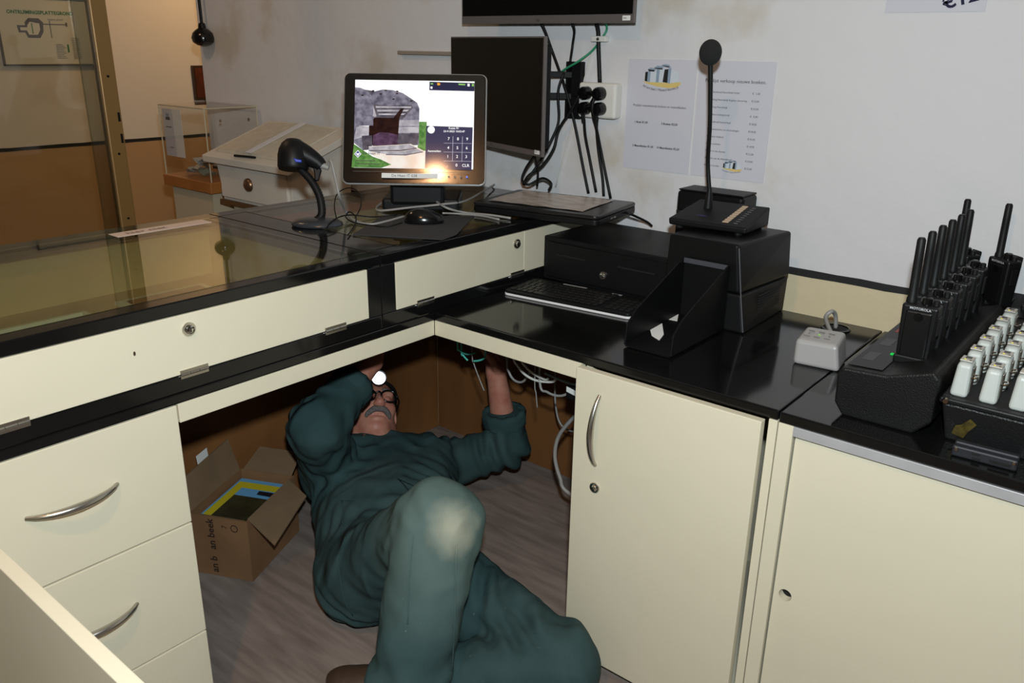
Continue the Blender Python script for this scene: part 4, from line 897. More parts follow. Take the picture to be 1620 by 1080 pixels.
def receiver():
    t = thing('receiver', 'x', 'receiver', (0, 0, 0)); wg = mat('receiver_white', S(186, 192, 187), .35)
    make('body', hexa(NB(), [(-.0135, -.022, 0), (.0135, -.022, 0), (.0135, .022, 0), (-.0135, .022, 0), (-.011, -.013, .056), (.011, -.013, .056), (.011, .020, .060), (-.011, .020, .060)], .0065, None, 3), wg, t)
    make('top_plate', box(NB(), (-.0095, -.008, .0585), (.0095, .018, .0612), .001), mat('receiver_grey', S(186, 182, 172), .4), t)
    make('window', box(NB(), (-.004, .004, .0612), (.005, .014, .0618)), blackgl, t)
    make('jack_hole', lathe(NB(), (.0055, -.004, .0612), (0, 0, 1), [(0, .0022), (.0004, .0)], 8), dark, t)
    make('status_light', lathe(NB(), (-.0025, -.003, .0612), (0, 0, 1), [(0, .0018), (.0008, .0012)], 8), emat('led_yellow', S(235, 225, 60), 1.1), t)
    make('metal_clip', tube(NB(), [(.0125, -.012, .034), (.019, -.012, .036), (.021, -.004, .036), (.019, .004, .036), (.0125, .004, .034)], .0016, n=6), chrome, t, True)
    make('contact_strip', box(NB(), (.0122, -.008, .008), (.0140, .010, .050), .0005), steel, t)
    return t
rv = receiver(); first = True
ORD = ['first', 'second', 'third', 'fourth', 'fifth', 'sixth']
for c in range(3):
    for r in range(6):
        o = rv if first else copytree(rv); first = False
        o['label'] = 'white receiver, ' + ORD[r] + ' from the case screw, in the ' + ['row along the radio charger', 'second row off the charger', 'third row off the charger'][c]
        o['group'] = 'white receivers in the black case'
        place(o, (1.130 + c * .043, .100 + r * .072, .8462), 0)
# folded multi-tool
mt = thing('multi_tool', 'dark folded multi-tool lying before the receiver case', 'tool', (1.195, .035, ZT))
M = Matrix.Translation((1.193, .034, ZT)) @ Matrix.Rotation(math.radians(3), 4, 'Z')
dk = mat('gunmetal', S(40, 41, 46), .55, .3)
for y in (-.016, .004): make('handle', box(NB(), (-.046, y, .0005), (.046, y + .012, .019), .003, M), dk, mt)
make('plier_core', box(NB(), (-.040, -.0035, .004), (.044, .0035, .015), .001, M), blackgl, mt)
for x in (-.040, .041):
    make('rivet', lathe(NB(), M @ V((x, -.0165, .0135)), (0, -1, 0), [(0, .0034), (.0016, .0024)], 10), chrome, mt, True)
for x in (-.012, -.010): make('cutout', box(NB(), (x - .006, -.0168, .011 if x < -.011 else .004), (x + .006, -.0158, .014 if x < -.011 else .007), 0, M), dark, mt)
make('blade_slot', box(NB(), (.008, -.0168, .005), (.038, -.0158, .010), 0, M), dark, mt)

# ------------------------------------------------------------------ cardboard box of books
card = mat('cardboard', S(140, 102, 68), .8, var=.25, vscale=10, bump=.05, bscale=120); cardi = mat('cardboard_inside', S(132, 106, 78), .85, var=.2, vscale=12)
Bo = V((-.378, -.334, 0)); bu = V((-.43, .903, 0)).normalized(); bv = V((-bu.y, bu.x, 0)); BL, BWd, BH = .262, .178, .186
cbx = thing('cardboard_box', 'open brown cardboard box of books on the floor beside the drawers', 'box', Bo + bu * BL / 2 + bv * BWd / 2)
def bp_(a, b, z): return Bo + bu * a + bv * b + V((0, 0, z))
th = .005
make('side', prism(NB(), [bp_(0, 0, .001), bp_(0, BWd, .001), bp_(0, BWd, BH), bp_(0, 0, BH)], bu * th), card, cbx)
fs = [o for o in cbx.children][-1]
make('side', prism(NB(), [bp_(BL - th, 0, .001), bp_(BL - th, BWd, .001), bp_(BL - th, BWd, BH), bp_(BL - th, 0, BH)], bu * th), card, cbx)
make('side', prism(NB(), [bp_(th, 0, .001), bp_(BL - th, 0, .001), bp_(BL - th, 0, BH), bp_(th, 0, BH)], bv * th), card, cbx)
make('side', prism(NB(), [bp_(th, BWd - th, .001), bp_(BL - th, BWd - th, .001), bp_(BL - th, BWd - th, BH), bp_(th, BWd - th, BH)], bv * th), card, cbx)
make('bottom', prism(NB(), [bp_(th, th, .001), bp_(BL - th, th, .001), bp_(BL - th, BWd - th, .001), bp_(th, BWd - th, .001)], V((0, 0, .005))), card, cbx)
Lf = .105
make('flap', hexa(NB(), [bp_(.01, .002, BH), bp_(BL - .03, .002, BH), bp_(BL - .055, -Lf * .60, BH - .030), bp_(-.012, -Lf * .80, BH - .050), bp_(.01, .004, BH + .004), bp_(BL - .03, .004, BH + .004), bp_(BL - .055, -Lf * .60, BH - .026), bp_(-.012, -Lf * .80, BH - .046)]), cardi, cbx)
make('flap', hexa(NB(), [bp_(.01, BWd - .004, BH), bp_(BL - .01, BWd - .004, BH), bp_(BL - .015, BWd + .022, BH + .100), bp_(.02, BWd + .018, BH + .088), bp_(.01, BWd, BH), bp_(BL - .01, BWd, BH), bp_(BL - .015, BWd + .026, BH + .099), bp_(.02, BWd + .022, BH + .087)]), cardi, cbx)
make('flap', hexa(NB(), [bp_(BL - .004, .01, BH), bp_(BL - .004, BWd - .01, BH), bp_(BL + .08, BWd - .02, BH + .035), bp_(BL + .08, .02, BH + .035), bp_(BL, .01, BH), bp_(BL, BWd - .01, BH), bp_(BL + .083, BWd - .02, BH + .032), bp_(BL + .083, .02, BH + .032)]), cardi, cbx)
make('flap', prism(NB(), [bp_(.0065, .012, BH - .002), bp_(.0065, BWd - .012, BH - .002), bp_(.0105, BWd - .02, BH - .105), bp_(.0105, .02, BH - .105)], bu * .003), cardi, cbx)
pk = mat('box_print', S(46, 30, 20), .8)
for z, body in ((.085, 'an beek'), (.012, 'an b')): text('box_text', body, .030, bp_(-.0004, .103, z), (0, 0, 1), bv, pk, cbx, bold=.0006)
text('box_text', '7', .022, bp_(-.0004, .062, .155), (0, 0, 1), bv, pk, cbx); 
bm = NB(); tc_ = [bp_(-.0008, .040 + .010 * math.cos(a * .5236), .160 + .010 * math.sin(a * .5236)) for a in range(13)]; tube(bm, tc_, .0012, n=5, raw=True); make('box_mark', bm, pk, cbx)
tag(make('paper_label', prism(NB(), [bp_(.10, BWd + .021, BH + .060), bp_(.15, BWd + .021, BH + .062), bp_(.15, BWd + .026, BH + .118), bp_(.10, BWd + .026, BH + .116)], bv * .0008), paperw), 'small white paper tag sticking up behind the cardboard box flap', 'label')
yel = mat('cover_yellow', S(214, 196, 40), .35); blu2 = mat('cover_blue', S(110, 176, 220), .35); olv = mat('cover_olive', S(66, 62, 38), .35, var=.5, vscale=25, rgb2=S(40, 38, 24)); blk2 = mat('cover_ink', S(20, 24, 36), .4)
def book(a0, a1, b0, b1, z, h, label, full):
    t = thing('book', label, 'book', bp_((a0 + a1) / 2, (b0 + b1) / 2, z), 'books in the cardboard box')
    make('pages', prism(NB(), [bp_(a0, b0, z), bp_(a1, b0, z), bp_(a1, b1, z), bp_(a0, b1, z)], V((0, 0, h))), paperw, t)
    fr = (bp_(a0, b0, z + h), bu * (a1 - a0), bv * (b1 - b0))
    make('cover', prism(NB(), [bp_(a0, b0, z + h), bp_(a1, b0, z + h), bp_(a1, b1, z + h), bp_(a0, b1, z + h)], V((0, 0, .001))), blu2, t)
    if full:
        f2 = (bp_(a0, b0, z + h + .001), bu * (a1 - a0), bv * (b1 - b0))
        art('cover_print', f2, [(olv, rc(.02, .02, .60, .80)), (yel, rc(0, .80, .92, .96)), (yel, rc(.78, .1, .92, .96)), (blk2, [(.66, .08), (.76, .1), (.76, .42), (.67, .40)])], t)
zb = .0065
for k in range(5):
    book(.018, BL - .018, .012, BWd - .012, zb + k * .0315, .0295, ['book buried at the bottom of the cardboard box', 'second book up in the cardboard box', 'middle book of the pile in the cardboard box', 'book under the topmost one in the cardboard box', 'topmost blue and yellow book in the cardboard box'][k], k == 4)

# ------------------------------------------------------------------ cables and tray under the worktop
ud = lambda u, v, y=.22: at(u, v, y=y)
ct = thing('cable_tray', 'black cable tray hung under the worktop', 'cable tray', (.22, .25, .69))
make('channel', prism(NB(), [(.02, .20, .715), (.02, .30, .715), (.02, .30, .690), (.02, .20, .690)], (.41, 0, 0), .004), blackpl, ct)
for x in (.10, .32): make('hanger', box(NB(), (x, .23, .715), (x + .02, .27, .7494)), blackpl, ct)
gya = mat('earth_green', S(90, 200, 180), .4)
cable('earth_wire', 'short teal wire curling under the worktop beside the raised arm', [ud(724, 545), ud(726, 553), ud(738, 560), ud(752, 558)], .0026, gya, up=True)
cable('earth_wire', 'teal wire end bent upward under the worktop', [ud(730, 552, .225), ud(733, 562, .225), ud(740, 570, .225)], .0026, gya, up=True)
cable('earth_wire', 'loose teal wire stub hanging nearest the raised arm', [ud(749, 571, .21), ud(758, 570, .21), ud(766, 566, .21), ud(768, 556, .215)], .0028, gya, end=True)
cable('zip_tie', 'thin grey cable tie hanging down beside the raised arm', [ud(747, 560, .24), ud(750, 576, .24), ud(758, 598, .24), ud(766, 618, .24)], .0018, greycab, cat='cable tie', up=True)
cable('data_cable', 'grey cable sagging just right of the raised arm', [ud(802, 568, .30), ud(806, 590, .30), ud(815, 602, .30), ud(828, 603, .30), ud(840, 585, .29)], .0035, greycab, up=True)
cable('data_cable', 'pale cable drooping in a bow below the cable tray', [ud(812, 560), ud(820, 580), ud(833, 594), ud(850, 602), ud(872, 604), ud(880, 600)], .0034, whitecab, up=True)
cable('data_cable', 'second pale cable beside the drooping bow', [ud(824, 562, .21), ud(832, 580, .21), ud(846, 592, .21), ud(862, 600, .21), ud(868, 598, .21)], .0034, whitecab, up=True)
cable('data_cable', 'grey cable swinging below the tray to the plug block', [ud(854, 604), ud(866, 620), ud(885, 626), ud(902, 620), ud(915, 605)], .0034, greycab, up=True)
cable('data_cable', 'blue-grey cable stretched under the tray to the cupboard', [ud(862, 590, .20), ud(885, 600, .20), ud(905, 607, .20), ud(925, 609, .20)], .0036, mat('bluegrey_cable', S(120, 130, 140), .5))
cable('zip_tie', 'thin pale cable tie pointing straight down', [ud(846, 602), ud(848, 622), ud(850, 645)], .0015, greycab, cat='cable tie', up=True)
cable('data_cable', 'thin grey cable dropping from the bow towards the floor board', [ud(878, 600, .5), ud(880, 648, .5), ud(888, 672, .5), ud(905, 682, .5), ud(925, 680, .5)], .003, greycab, up=True)
cable('power_cable', 'thick grey cable bowing down beside the cupboard side', [ud(925, 645, .30), ud(900, 668, .30), ud(883, 692, .30), ud(878, 722, .30), ud(886, 755, .30), ud(903, 782, .30), V((.4368, .30, .20))], .0055, greycab)
pb = thing('plug_block', 'black plug block with a white label under the worktop', 'plug', ud(905, 625, .20))
c = ud(908, 622, .21); make('block', box(NB(), (c.x - .018, .20, c.z - .016), (c.x + .03, .24, c.z + .02), .003), blackpl, pb)
make('label_sticker', prism(NB(), [(c.x - .016, .1995, c.z + .004), (c.x + .018, .1995, c.z - .002), (c.x + .018, .1995, c.z + .012), (c.x - .016, .1995, c.z + .018)], (0, .0004, 0)), paperw, pb)

# ------------------------------------------------------------------ the man lying under the counter
def nv(*a): return np.array(a, float)
class Field:
    """smooth union of simple solids, meshed by surface nets on a (possibly uneven) grid"""
    def __init__(s, k=.03): s.items = []; s.k = k
    def cone(s, a, b, ra, rb, k=None, cap=None): s.items.append(('c', nv(*a), nv(*b), ra, rb, k, cap)); return s
    def ell(s, c, r, ax=None, k=None, sub=False): s.items.append(('e', nv(*c), nv(*r), np.array(ax if ax is not None else np.eye(3), float), k, sub)); return s
    def value(s, P):
        d = None
        for it in s.items:
            if it[0] == 'c':
                _, a, b, ra, rb, k, cap = it; ab = b - a; t = np.clip((P - a) @ ab / (ab @ ab), 0, 1)
                v = np.linalg.norm(P - a - t[:, None] * ab, axis=1) - (ra + (rb - ra) * t); sub = False
                if cap: v = np.maximum(v, (P - b) @ (ab / np.linalg.norm(ab)))
            else:
                _, c, r, ax, k, sub = it; q = (P - c) @ ax.T; l = np.linalg.norm(q / r, axis=1); g = np.linalg.norm(q / (r * r), axis=1) + 1e-9
                v = l * (l - 1) / g
            k = s.k if k is None else k
            if d is None: d = v
            elif sub:
                v = -v; h = np.clip(.5 + .5 * (v - d) / k, 0, 1); d = d * (1 - h) + v * h + k * h * (1 - h)
            else:
                h = np.clip(.5 + .5 * (v - d) / k, 0, 1); d = v * (1 - h) + d * h - k * h * (1 - h)
        return d
    def mesh(s, xs, ys, zs, warp=None):
        xs, ys, zs = map(np.asarray, (xs, ys, zs)); nx, ny, nz = len(xs), len(ys), len(zs)
        F = np.empty((nx, ny, nz), np.float32); YY, ZZ = np.meshgrid(ys, zs, indexing='ij')
        for i in range(0, nx, 8):
            sl = xs[i:i + 8]; P = np.stack([np.broadcast_to(sl[:, None, None], (len(sl), ny, nz)), np.broadcast_to(YY, (len(sl), ny, nz)), np.broadcast_to(ZZ, (len(sl), ny, nz))], -1).reshape(-1, 3)
            F[i:i + 8] = s.value(P).reshape(len(sl), ny, nz)
        ins = F < 0
        acc = np.zeros((nx - 1, ny - 1, nz - 1, 3)); cnt = np.zeros((nx - 1, ny - 1, nz - 1))
        A = [xs, ys, zs]
        for ax in range(3):
            o1, o2 = [q for q in range(3) if q != ax]
            for da in (0, 1):
                for db in (0, 1):
                    sl0 = [slice(None)] * 3; sl1 = [slice(None)] * 3
                    n_ = F.shape[ax]; sl0[ax] = slice(0, n_ - 1); sl1[ax] = slice(1, n_)
                    for o_, dd in ((o1, da), (o2, db)): sl0[o_] = sl1[o_] = slice(dd, F.shape[o_] - 1 + dd)
                    f0, f1 = F[tuple(sl0)], F[tuple(sl1)]; m = (f0 < 0) != (f1 < 0)
                    idx = np.nonzero(m)
                    t = f0[m] / (f0[m] - f1[m])
                    pos = np.empty((len(t), 3))
                    pos[:, ax] = A[ax][idx[ax]] * (1 - t) + A[ax][idx[ax] + 1] * t
                    pos[:, o1] = A[o1][idx[o1] + da]; pos[:, o2] = A[o2][idx[o2] + db]
                    acc[idx] += pos; cnt[idx] += 1
        cell = np.nonzero(cnt); V_ = acc[cell] / cnt[cell][:, None]
        ID = -np.ones(cnt.shape, int); ID[cell] = np.arange(len(V_)); faces = []
        for ax in range(3):
            o1, o2 = (ax + 1) % 3, (ax + 2) % 3
            sl0 = [slice(1, -1)] * 3; sl1 = [slice(1, -1)] * 3; sl0[ax] = slice(0, -1); sl1[ax] = slice(1, None)
            a, b = ins[tuple(sl0)], ins[tuple(sl1)]; m = a != b; idx = np.array(np.nonzero(m)).T
            base = idx.copy()
            for o_ in (o1, o2): base[:, o_] += 1
            q = []
            for d1, d2 in ((0, 0), (1, 0), (1, 1), (0, 1)):
                p = base.copy(); p[:, o1] -= d1; p[:, o2] -= d2; q.append(ID[p[:, 0], p[:, 1], p[:, 2]])
            q = np.stack(q, 1); fl = a[m]; q[~fl] = q[~fl][:, ::-1]; faces.append(q)
        return V_, np.concatenate(faces)
def relax(Vv, Fc, n=2, lam=.5):
    e = np.concatenate([Fc[:, [i, (i + 1) % 4]] for i in range(4)]); e = np.concatenate([e, e[:, ::-1]])
    deg = np.bincount(e[:, 0], minlength=len(Vv)).astype(float)[:, None]
    for _ in range(n):
        s_ = np.zeros_like(Vv); np.add.at(s_, e[:, 0], Vv[e[:, 1]]); Vv = Vv + lam * (s_ / np.maximum(deg, 1) - Vv)
    return Vv
def normals(Vv, Fc):
    n = np.cross(Vv[Fc[:, 2]] - Vv[Fc[:, 0]], Vv[Fc[:, 3]] - Vv[Fc[:, 1]]); N = np.zeros_like(Vv)
    for i in range(4): np.add.at(N, Fc[:, i], n)
    return N / (np.linalg.norm(N, axis=1)[:, None] + 1e-12)
def npmesh(name, Vv, Fc, m, parent):
    off = np.array(OFF[parent.name]); me = bpy.data.meshes.new(name); me.from_pydata((Vv - off).tolist(), [], Fc.tolist())
    for k in (m if isinstance(m, (list, tuple)) else [m]): me.materials.append(k)
    me.shade_smooth(); o = bpy.data.objects.new(name, me); col.objects.link(o); o.parent = parent; OFF[o.name] = OFF[parent.name].copy(); return o

# joints
hipR, hipL = (-.045, -.222, .120), (.020, -.095, .118)
knR, anR = (.258, -.255, .408), (.345, -.450, .11)
knL, anL = (.505, -.130, .088), (.275, -.385, .070)
shR, shL = (-.405, -.030, .215), (-.300, .300, .120)
elR, cuR, wrR = tuple(at(502, 676, x=-.255)), tuple(at(561, 606, x=-.300)), tuple(at(588, 572, x=-.320))
elL, cuL, wrL = tuple(at(802, 706, y=.475)), tuple(at(797, 650, y=.462)), tuple(at(785, 590, y=.450))
chest, belly, nk0 = (-.335, .115, .165), (-.165, -.045, .165), (-.425, .130, .235)
man = thing('person', 'man in green overalls with glasses and a headlamp lying on his back under the counter', 'person', (-.05, -.15, 0))

# head frame: face direction, crown direction, side
hn = nv(.56, -.15, .80); hn /= np.linalg.norm(hn); hcr = nv(-.70, .56, .44); hcr -= hn * (hcr @ hn); hcr /= np.linalg.norm(hcr); hs = np.cross(hcr, hn)   # hs: his left side
HC = np.array(at(588, 650, x=-.455)); HA = np.stack([hs, hn, hcr])
def hp(s_, f, c): return HC + hs * s_ + hn * f + hcr * c
B_ = Field(.02)
B_.cone(chest, nk0, .09, .062, .05).cone(nk0, hp(0, -.025, -.06), .060, .056, .03)
B_.ell(hp(0, -.020, .035), (.074, .092, .080), HA, .03).ell(hp(0, .022, -.030), (.062, .066, .088), HA, .03)
B_.ell(hp(0, .048, -.092), (.036, .030, .024), HA, .02)                      # chin
B_.cone(hp(-.045, .0, -.062), hp(0, .045, -.092), .026, .022, .02).cone(hp(.045, .0, -.062), hp(0, .045, -.092), .026, .022, .02)   # jaw
B_.cone(hp(-.038, .066, .022), hp(.038, .066, .022), .014, .014, .015)       # brow
B_.cone(hp(0, .078, .008), hp(0, .104, -.032), .0085, .0135, .010).ell(hp(0, .098, -.037), (.018, .012, .009), HA, .008)   # nose
for sg in (-1, 1):
    B_.ell(hp(sg * .034, .060, -.026), (.022, .018, .018), HA, .02)          # cheek
    B_.ell(hp(sg * .031, .079, .001), (.015, .010, .010), HA, .008, True)    # eye socket
    B_.ell(hp(sg * .031, .067, .001), (.0125, .0125, .0105), HA, .003)       # eyelid
    B_.ell(hp(sg * .074, -.014, -.008), (.009, .020, .031), HA, .008)        # ear
    B_.ell(hp(sg * .080, -.008, -.004), (.005, .010, .018), HA, .006, True)
B_.ell(hp(0, .078, -.060), (.022, .010, .007), HA, .006).ell(hp(0, .084, -.066), (.018, .006, .0025), HA, .004, True).ell(hp(0, .076, -.075), (.020, .010, .007), HA, .006)
B_.cone(chest, shR, .09, .06, .05).cone(chest, shL, .09, .06, .05)
for sh_, el_, wr_ in ((shR, elR, wrR), (shL, elL, wrL)):
    B_.cone(sh_, el_, .052, .042, .02).cone(el_, wr_, .045, .030, .02)
# hands reaching up under the worktop: palm, four fingers and a thumb, gripping the wiring
def hand(wr, up, side, back, f_):
    wr, up, side, back = map(lambda q: nv(*q), (wr, up, side, back)); up /= np.linalg.norm(up); side -= up * (side @ up); side /= np.linalg.norm(side); back = np.cross(up, side) * (1 if np.cross(up, side) @ back > 0 else -1)
    f_.cone(wr, wr + up * .03, .029, .030, .012)
    for t_, L in ((-.030, .070), (-.010, .078), (.010, .074), (.030, .060)):
        k0 = wr + up * .030 + side * t_ * .6; k1 = wr + up * .078 + side * t_
        f_.cone(k0, k1, .015, .0115, .010)
        p1 = k1 + up * L * .42 - back * .010; p2 = p1 + up * L * .16 - back * L * .34; p3 = p2 - up * L * .08 - back * L * .26
        f_.cone(k1, p1, .0098, .0090, .004).cone(p1, p2, .0090, .0084, .003).cone(p2, p3, .0084, .0072, .003)
    q0 = wr + up * .022 - side * .026; q1 = q0 + up * .032 - side * .026 - back * .016; q2 = q1 + up * .034 - side * .006 - back * .018; q3 = q2 + up * .022 + side * .010 - back * .012
    f_.cone(q0, q1, .0155, .0125, .010).cone(q1, q2, .0115, .0100, .003).cone(q2, q3, .0098, .0080, .003)
hand(wrR, (-.30, .42, .80), (.6, .5, 0), (.4, -.5, .3), B_)
hand(wrL, (-.10, -.10, 1.0), (-.8, .5, 0), (.5, .6, 0), B_)
def ax_(a, b, parts):   # uneven axis: (start, end, step) pieces
    out = []
    for s_, e_, st_ in parts: out += list(np.arange(s_, e_ - 1e-6, st_))
    return np.array(out + [b])
xs = ax_(0, 0, [(-.66, -.585, .006), (-.585, -.335, .0032), (-.335, -.06, .0048)]); xs[-1] = -.06
ys = ax_(0, 0, [(-.24, .04, .006), (.04, .30, .0032), (.30, .56, .0048)]); ys[-1] = .56
zs = ax_(0, 0, [(.05, .20, .007), (.20, .44, .0032), (.44, .705, .0048)]); zs[-1] = .705
skin = mat('skin', S(196, 138, 116), .5, var=.18, vscale=30, rgb2=S(176, 108, 90), bump=.06, bscale=260)
bV, bF = B_.mesh(xs, ys, zs); bV = relax(bV, bF, 1, .4)
body = npmesh('body', bV, bF, skin, man)

# overalls
O_ = Field(.045)
O_.cone(hipR, (-.375, .005, .178), .110, .108, .05).cone(hipL, (-.300, .235, .150), .115, .105, .05).cone((-.02, -.17, .13), chest, .130, .128, .05)
O_.ell((-.165, -.055, .175), (.13, .15, .10), None, .06).cone((-.40, .10, .190), (-.432, .130, .222), .090, .070, .03)
O_.cone((-.375, .02, .19), shR, .10, .084, .04).cone(shR, elR, .082, .070, .035).cone(elR, cuR, .070, .052, .03, True)
O_.cone((-.300, .22, .135), shL, .095, .075, .04).cone(shL, elL, .078, .064, .035).cone(elL, cuL, .064, .058, .025, True)
O_.cone(hipR, knR, .112, .090, .045).cone(knR, anR, .090, .079, .03).cone(anR, (.355, -.473, .045), .079, .082, .02, True)
O_.cone(hipL, knL, .112, .086, .045).cone(knL, anL, .082, .070, .03).cone(anL, (.245, -.402, .068), .070, .070, .02, True)
xs = np.arange(-.56, .70, .0085); ys = np.arange(-.60, .62, .0085); zs = np.arange(-.04, .60, .0085)
oV, oF = O_.mesh(xs, ys, zs); oV = relax(oV, oF, 2, .5)
oN = normals(oV, oF)
def folds(P, c, ax, rad, wl, amp, seed, sk=.7):
    """creases across the direction ax, fading away from c"""
    c, ax = nv(*c), nv(*ax); ax = ax / np.linalg.norm(ax); d = P - c; w_ = np.exp(-(np.linalg.norm(d, axis=1) / rad) ** 2)
    x, y, _ = basis(V(ax)); s1, s2 = d @ np.array(x), d @ np.array(y)
    ph = (d @ ax) / wl * 2 * np.pi + 3.4 * np.sin(s1 * 13 + seed + 6 * s2) * sk + 2.6 * np.sin(s2 * 19 + seed * 2.1 - 9 * s1) * sk + 1.5 * np.sin((d @ ax) * 31 + seed)
    f = np.sin(ph); f = np.sign(f) * np.abs(f) ** .75
    return 2.1 * amp * w_ * f * np.clip(.35 + .65 * np.sin(s1 * 21 + s2 * 15 + (d @ ax) * 11 + seed * 3), 0, 1)
sub3 = lambda a, b: tuple(np.array(a) - np.array(b))
disp = np.zeros(len(oV))
for c, a, rad, wl, amp, sd in ((elR, sub3(elR, cuR), .10, .050, .0055, 1), (shR, sub3(elR, shR), .13, .055, .0050, 2), (elL, sub3(elL, shL), .13, .046, .0065, 3), (shL, sub3(elL, shL), .13, .055, .0055, 4),
                               (belly, (-.5, .45, .0), .20, .062, .0055, 5), (hipR, (.6, -.1, .6), .14, .05, .006, 6), (hipL, (.8, .2, .1), .16, .05, .006, 7), (knL, (.2, .9, .3), .20, .060, .0070, 8), (knR, (.3, .1, 1), .10, .055, .0025, 9),
                               (chest, (-.45, .35, -.1), .16, .07, .0045, 10), (anR, (.2, -.2, 1), .20, .085, .0040, 11), (cuL, (0, 0, 1), .06, .03, .003, 12), ((.28, -.10, .12), (.9, .35, 0), .18, .07, .0065, 13)):
    disp += folds(oV, c, a, rad, wl, amp, sd)
disp += .0026 * np.sin(oV @ nv(41, 13, 27) + 2 * np.sin(oV @ nv(11, 37, 5))) + .0015 * np.sin(oV @ nv(-17, 53, 31) + 2 * np.sin(oV @ nv(29, -9, 43)))
oV = oV + oN * disp[:, None]; oV[:, 2] = np.maximum(oV[:, 2], .003)
def overalls_mat():
    m = bpy.data.materials.new('green_workwear'); m.use_nodes = True; nt = m.node_tree; N = nt.nodes; L = nt.links; b = N['Principled BSDF']
    b.inputs['Roughness'].default_value = .85; b.inputs['Specular IOR Level'].default_value = .2; b.inputs['Sheen Weight'].default_value = .0
    g = N.new('ShaderNodeNewGeometry')
    def noise(sc, det, a, c):
        n = N.new('ShaderNodeTexNoise'); n.inputs['Scale'].default_value = sc; n.inputs['Detail'].default_value = det; L.new(g.outputs['Position'], n.inputs['Vector'])
        r = N.new('ShaderNodeMapRange'); r.inputs[1].default_value = a; r.inputs[2].default_value = c; L.new(n.outputs[0], r.inputs[0]); return n, r
    def mix(a, c, f):
        x = N.new('ShaderNodeMix'); x.data_type = 'RGBA'; L.new(f, x.inputs[0])
        for k, q in ((6, a), (7, c)):
            if isinstance(q, tuple): x.inputs[k].default_value = q
            else: L.new(q, x.inputs[k])
        return x.outputs[2]
    _, r1_ = noise(9, 5, .35, .7); cc = mix(S(46, 68, 69), S(56, 78, 79), r1_.outputs[0])
    # worn, dusty patch on the raised knee and shin
    nn, _ = noise(22, 4, 0, 1)
    def blob(c, rad, soft):
        ds = N.new('ShaderNodeVectorMath'); ds.operation = 'DISTANCE'; ds.inputs[1].default_value = c; L.new(g.outputs['Position'], ds.inputs[0])
        ad = N.new('ShaderNodeMath'); ad.operation = 'MULTIPLY_ADD'; L.new(nn.outputs[0], ad.inputs[0]); ad.inputs[1].default_value = .05; L.new(ds.outputs['Value'], ad.inputs[2])
        r = N.new('ShaderNodeMapRange'); r.inputs[1].default_value = rad + soft + .025; r.inputs[2].default_value = rad + .025 - soft; L.new(ad.outputs[0], r.inputs[0]); return r.outputs[0]
    def sc_(o, k): q = N.new('ShaderNodeMath'); q.operation = 'MULTIPLY'; q.inputs[1].default_value = k; L.new(o, q.inputs[0]); return q.outputs[0]
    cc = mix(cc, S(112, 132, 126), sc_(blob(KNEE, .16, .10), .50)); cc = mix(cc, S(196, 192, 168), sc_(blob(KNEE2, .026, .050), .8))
    _, r3 = noise(70, 2, .74, .80); cc = mix(cc, S(150, 164, 156), sc_(r3.outputs[0], .25))
    L.new(cc, b.inputs['Base Color'])
    wv = N.new('ShaderNodeTexNoise'); wv.inputs['Scale'].default_value = 900; L.new(g.outputs['Position'], wv.inputs['Vector'])
    bp = N.new('ShaderNodeBump'); bp.inputs['Strength'].default_value = .25; bp.inputs['Distance'].default_value = .001; L.new(wv.outputs[0], bp.inputs['Height'])
    # creases of the heavy cotton
    cr = N.new('ShaderNodeTexNoise'); cr.noise_type = 'RIDGED_MULTIFRACTAL'; cr.inputs['Scale'].default_value = 7; cr.inputs['Detail'].default_value = 2.5; cr.inputs['Distortion'].default_value = .9
    mpn = N.new('ShaderNodeMapping'); mpn.inputs['Rotation'].default_value = (.4, .3, -.75); mpn.inputs['Scale'].default_value = (1.7, .75, 1.1); L.new(g.outputs['Position'], mpn.inputs[0]); L.new(mpn.outputs[0], cr.inputs['Vector'])
    b2 = N.new('ShaderNodeBump'); b2.inputs['Strength'].default_value = .9; b2.inputs['Distance'].default_value = .022; L.new(cr.outputs[0], b2.inputs['Height']); L.new(bp.outputs[0], b2.inputs['Normal'])
    L.new(b2.outputs[0], b.inputs['Normal'])
    return m
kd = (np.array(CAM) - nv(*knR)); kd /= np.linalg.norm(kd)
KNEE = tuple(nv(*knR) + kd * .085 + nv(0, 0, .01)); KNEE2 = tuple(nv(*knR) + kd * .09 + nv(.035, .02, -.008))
om = overalls_mat()
ov = npmesh('overalls', oV, oF, om, man)
def near(c):   # nearest cloth point as seen from the camera side
    c = np.array(c); i = np.argmin(np.linalg.norm(oV - c, axis=1)); return V(oV[i]), V(oN[i])
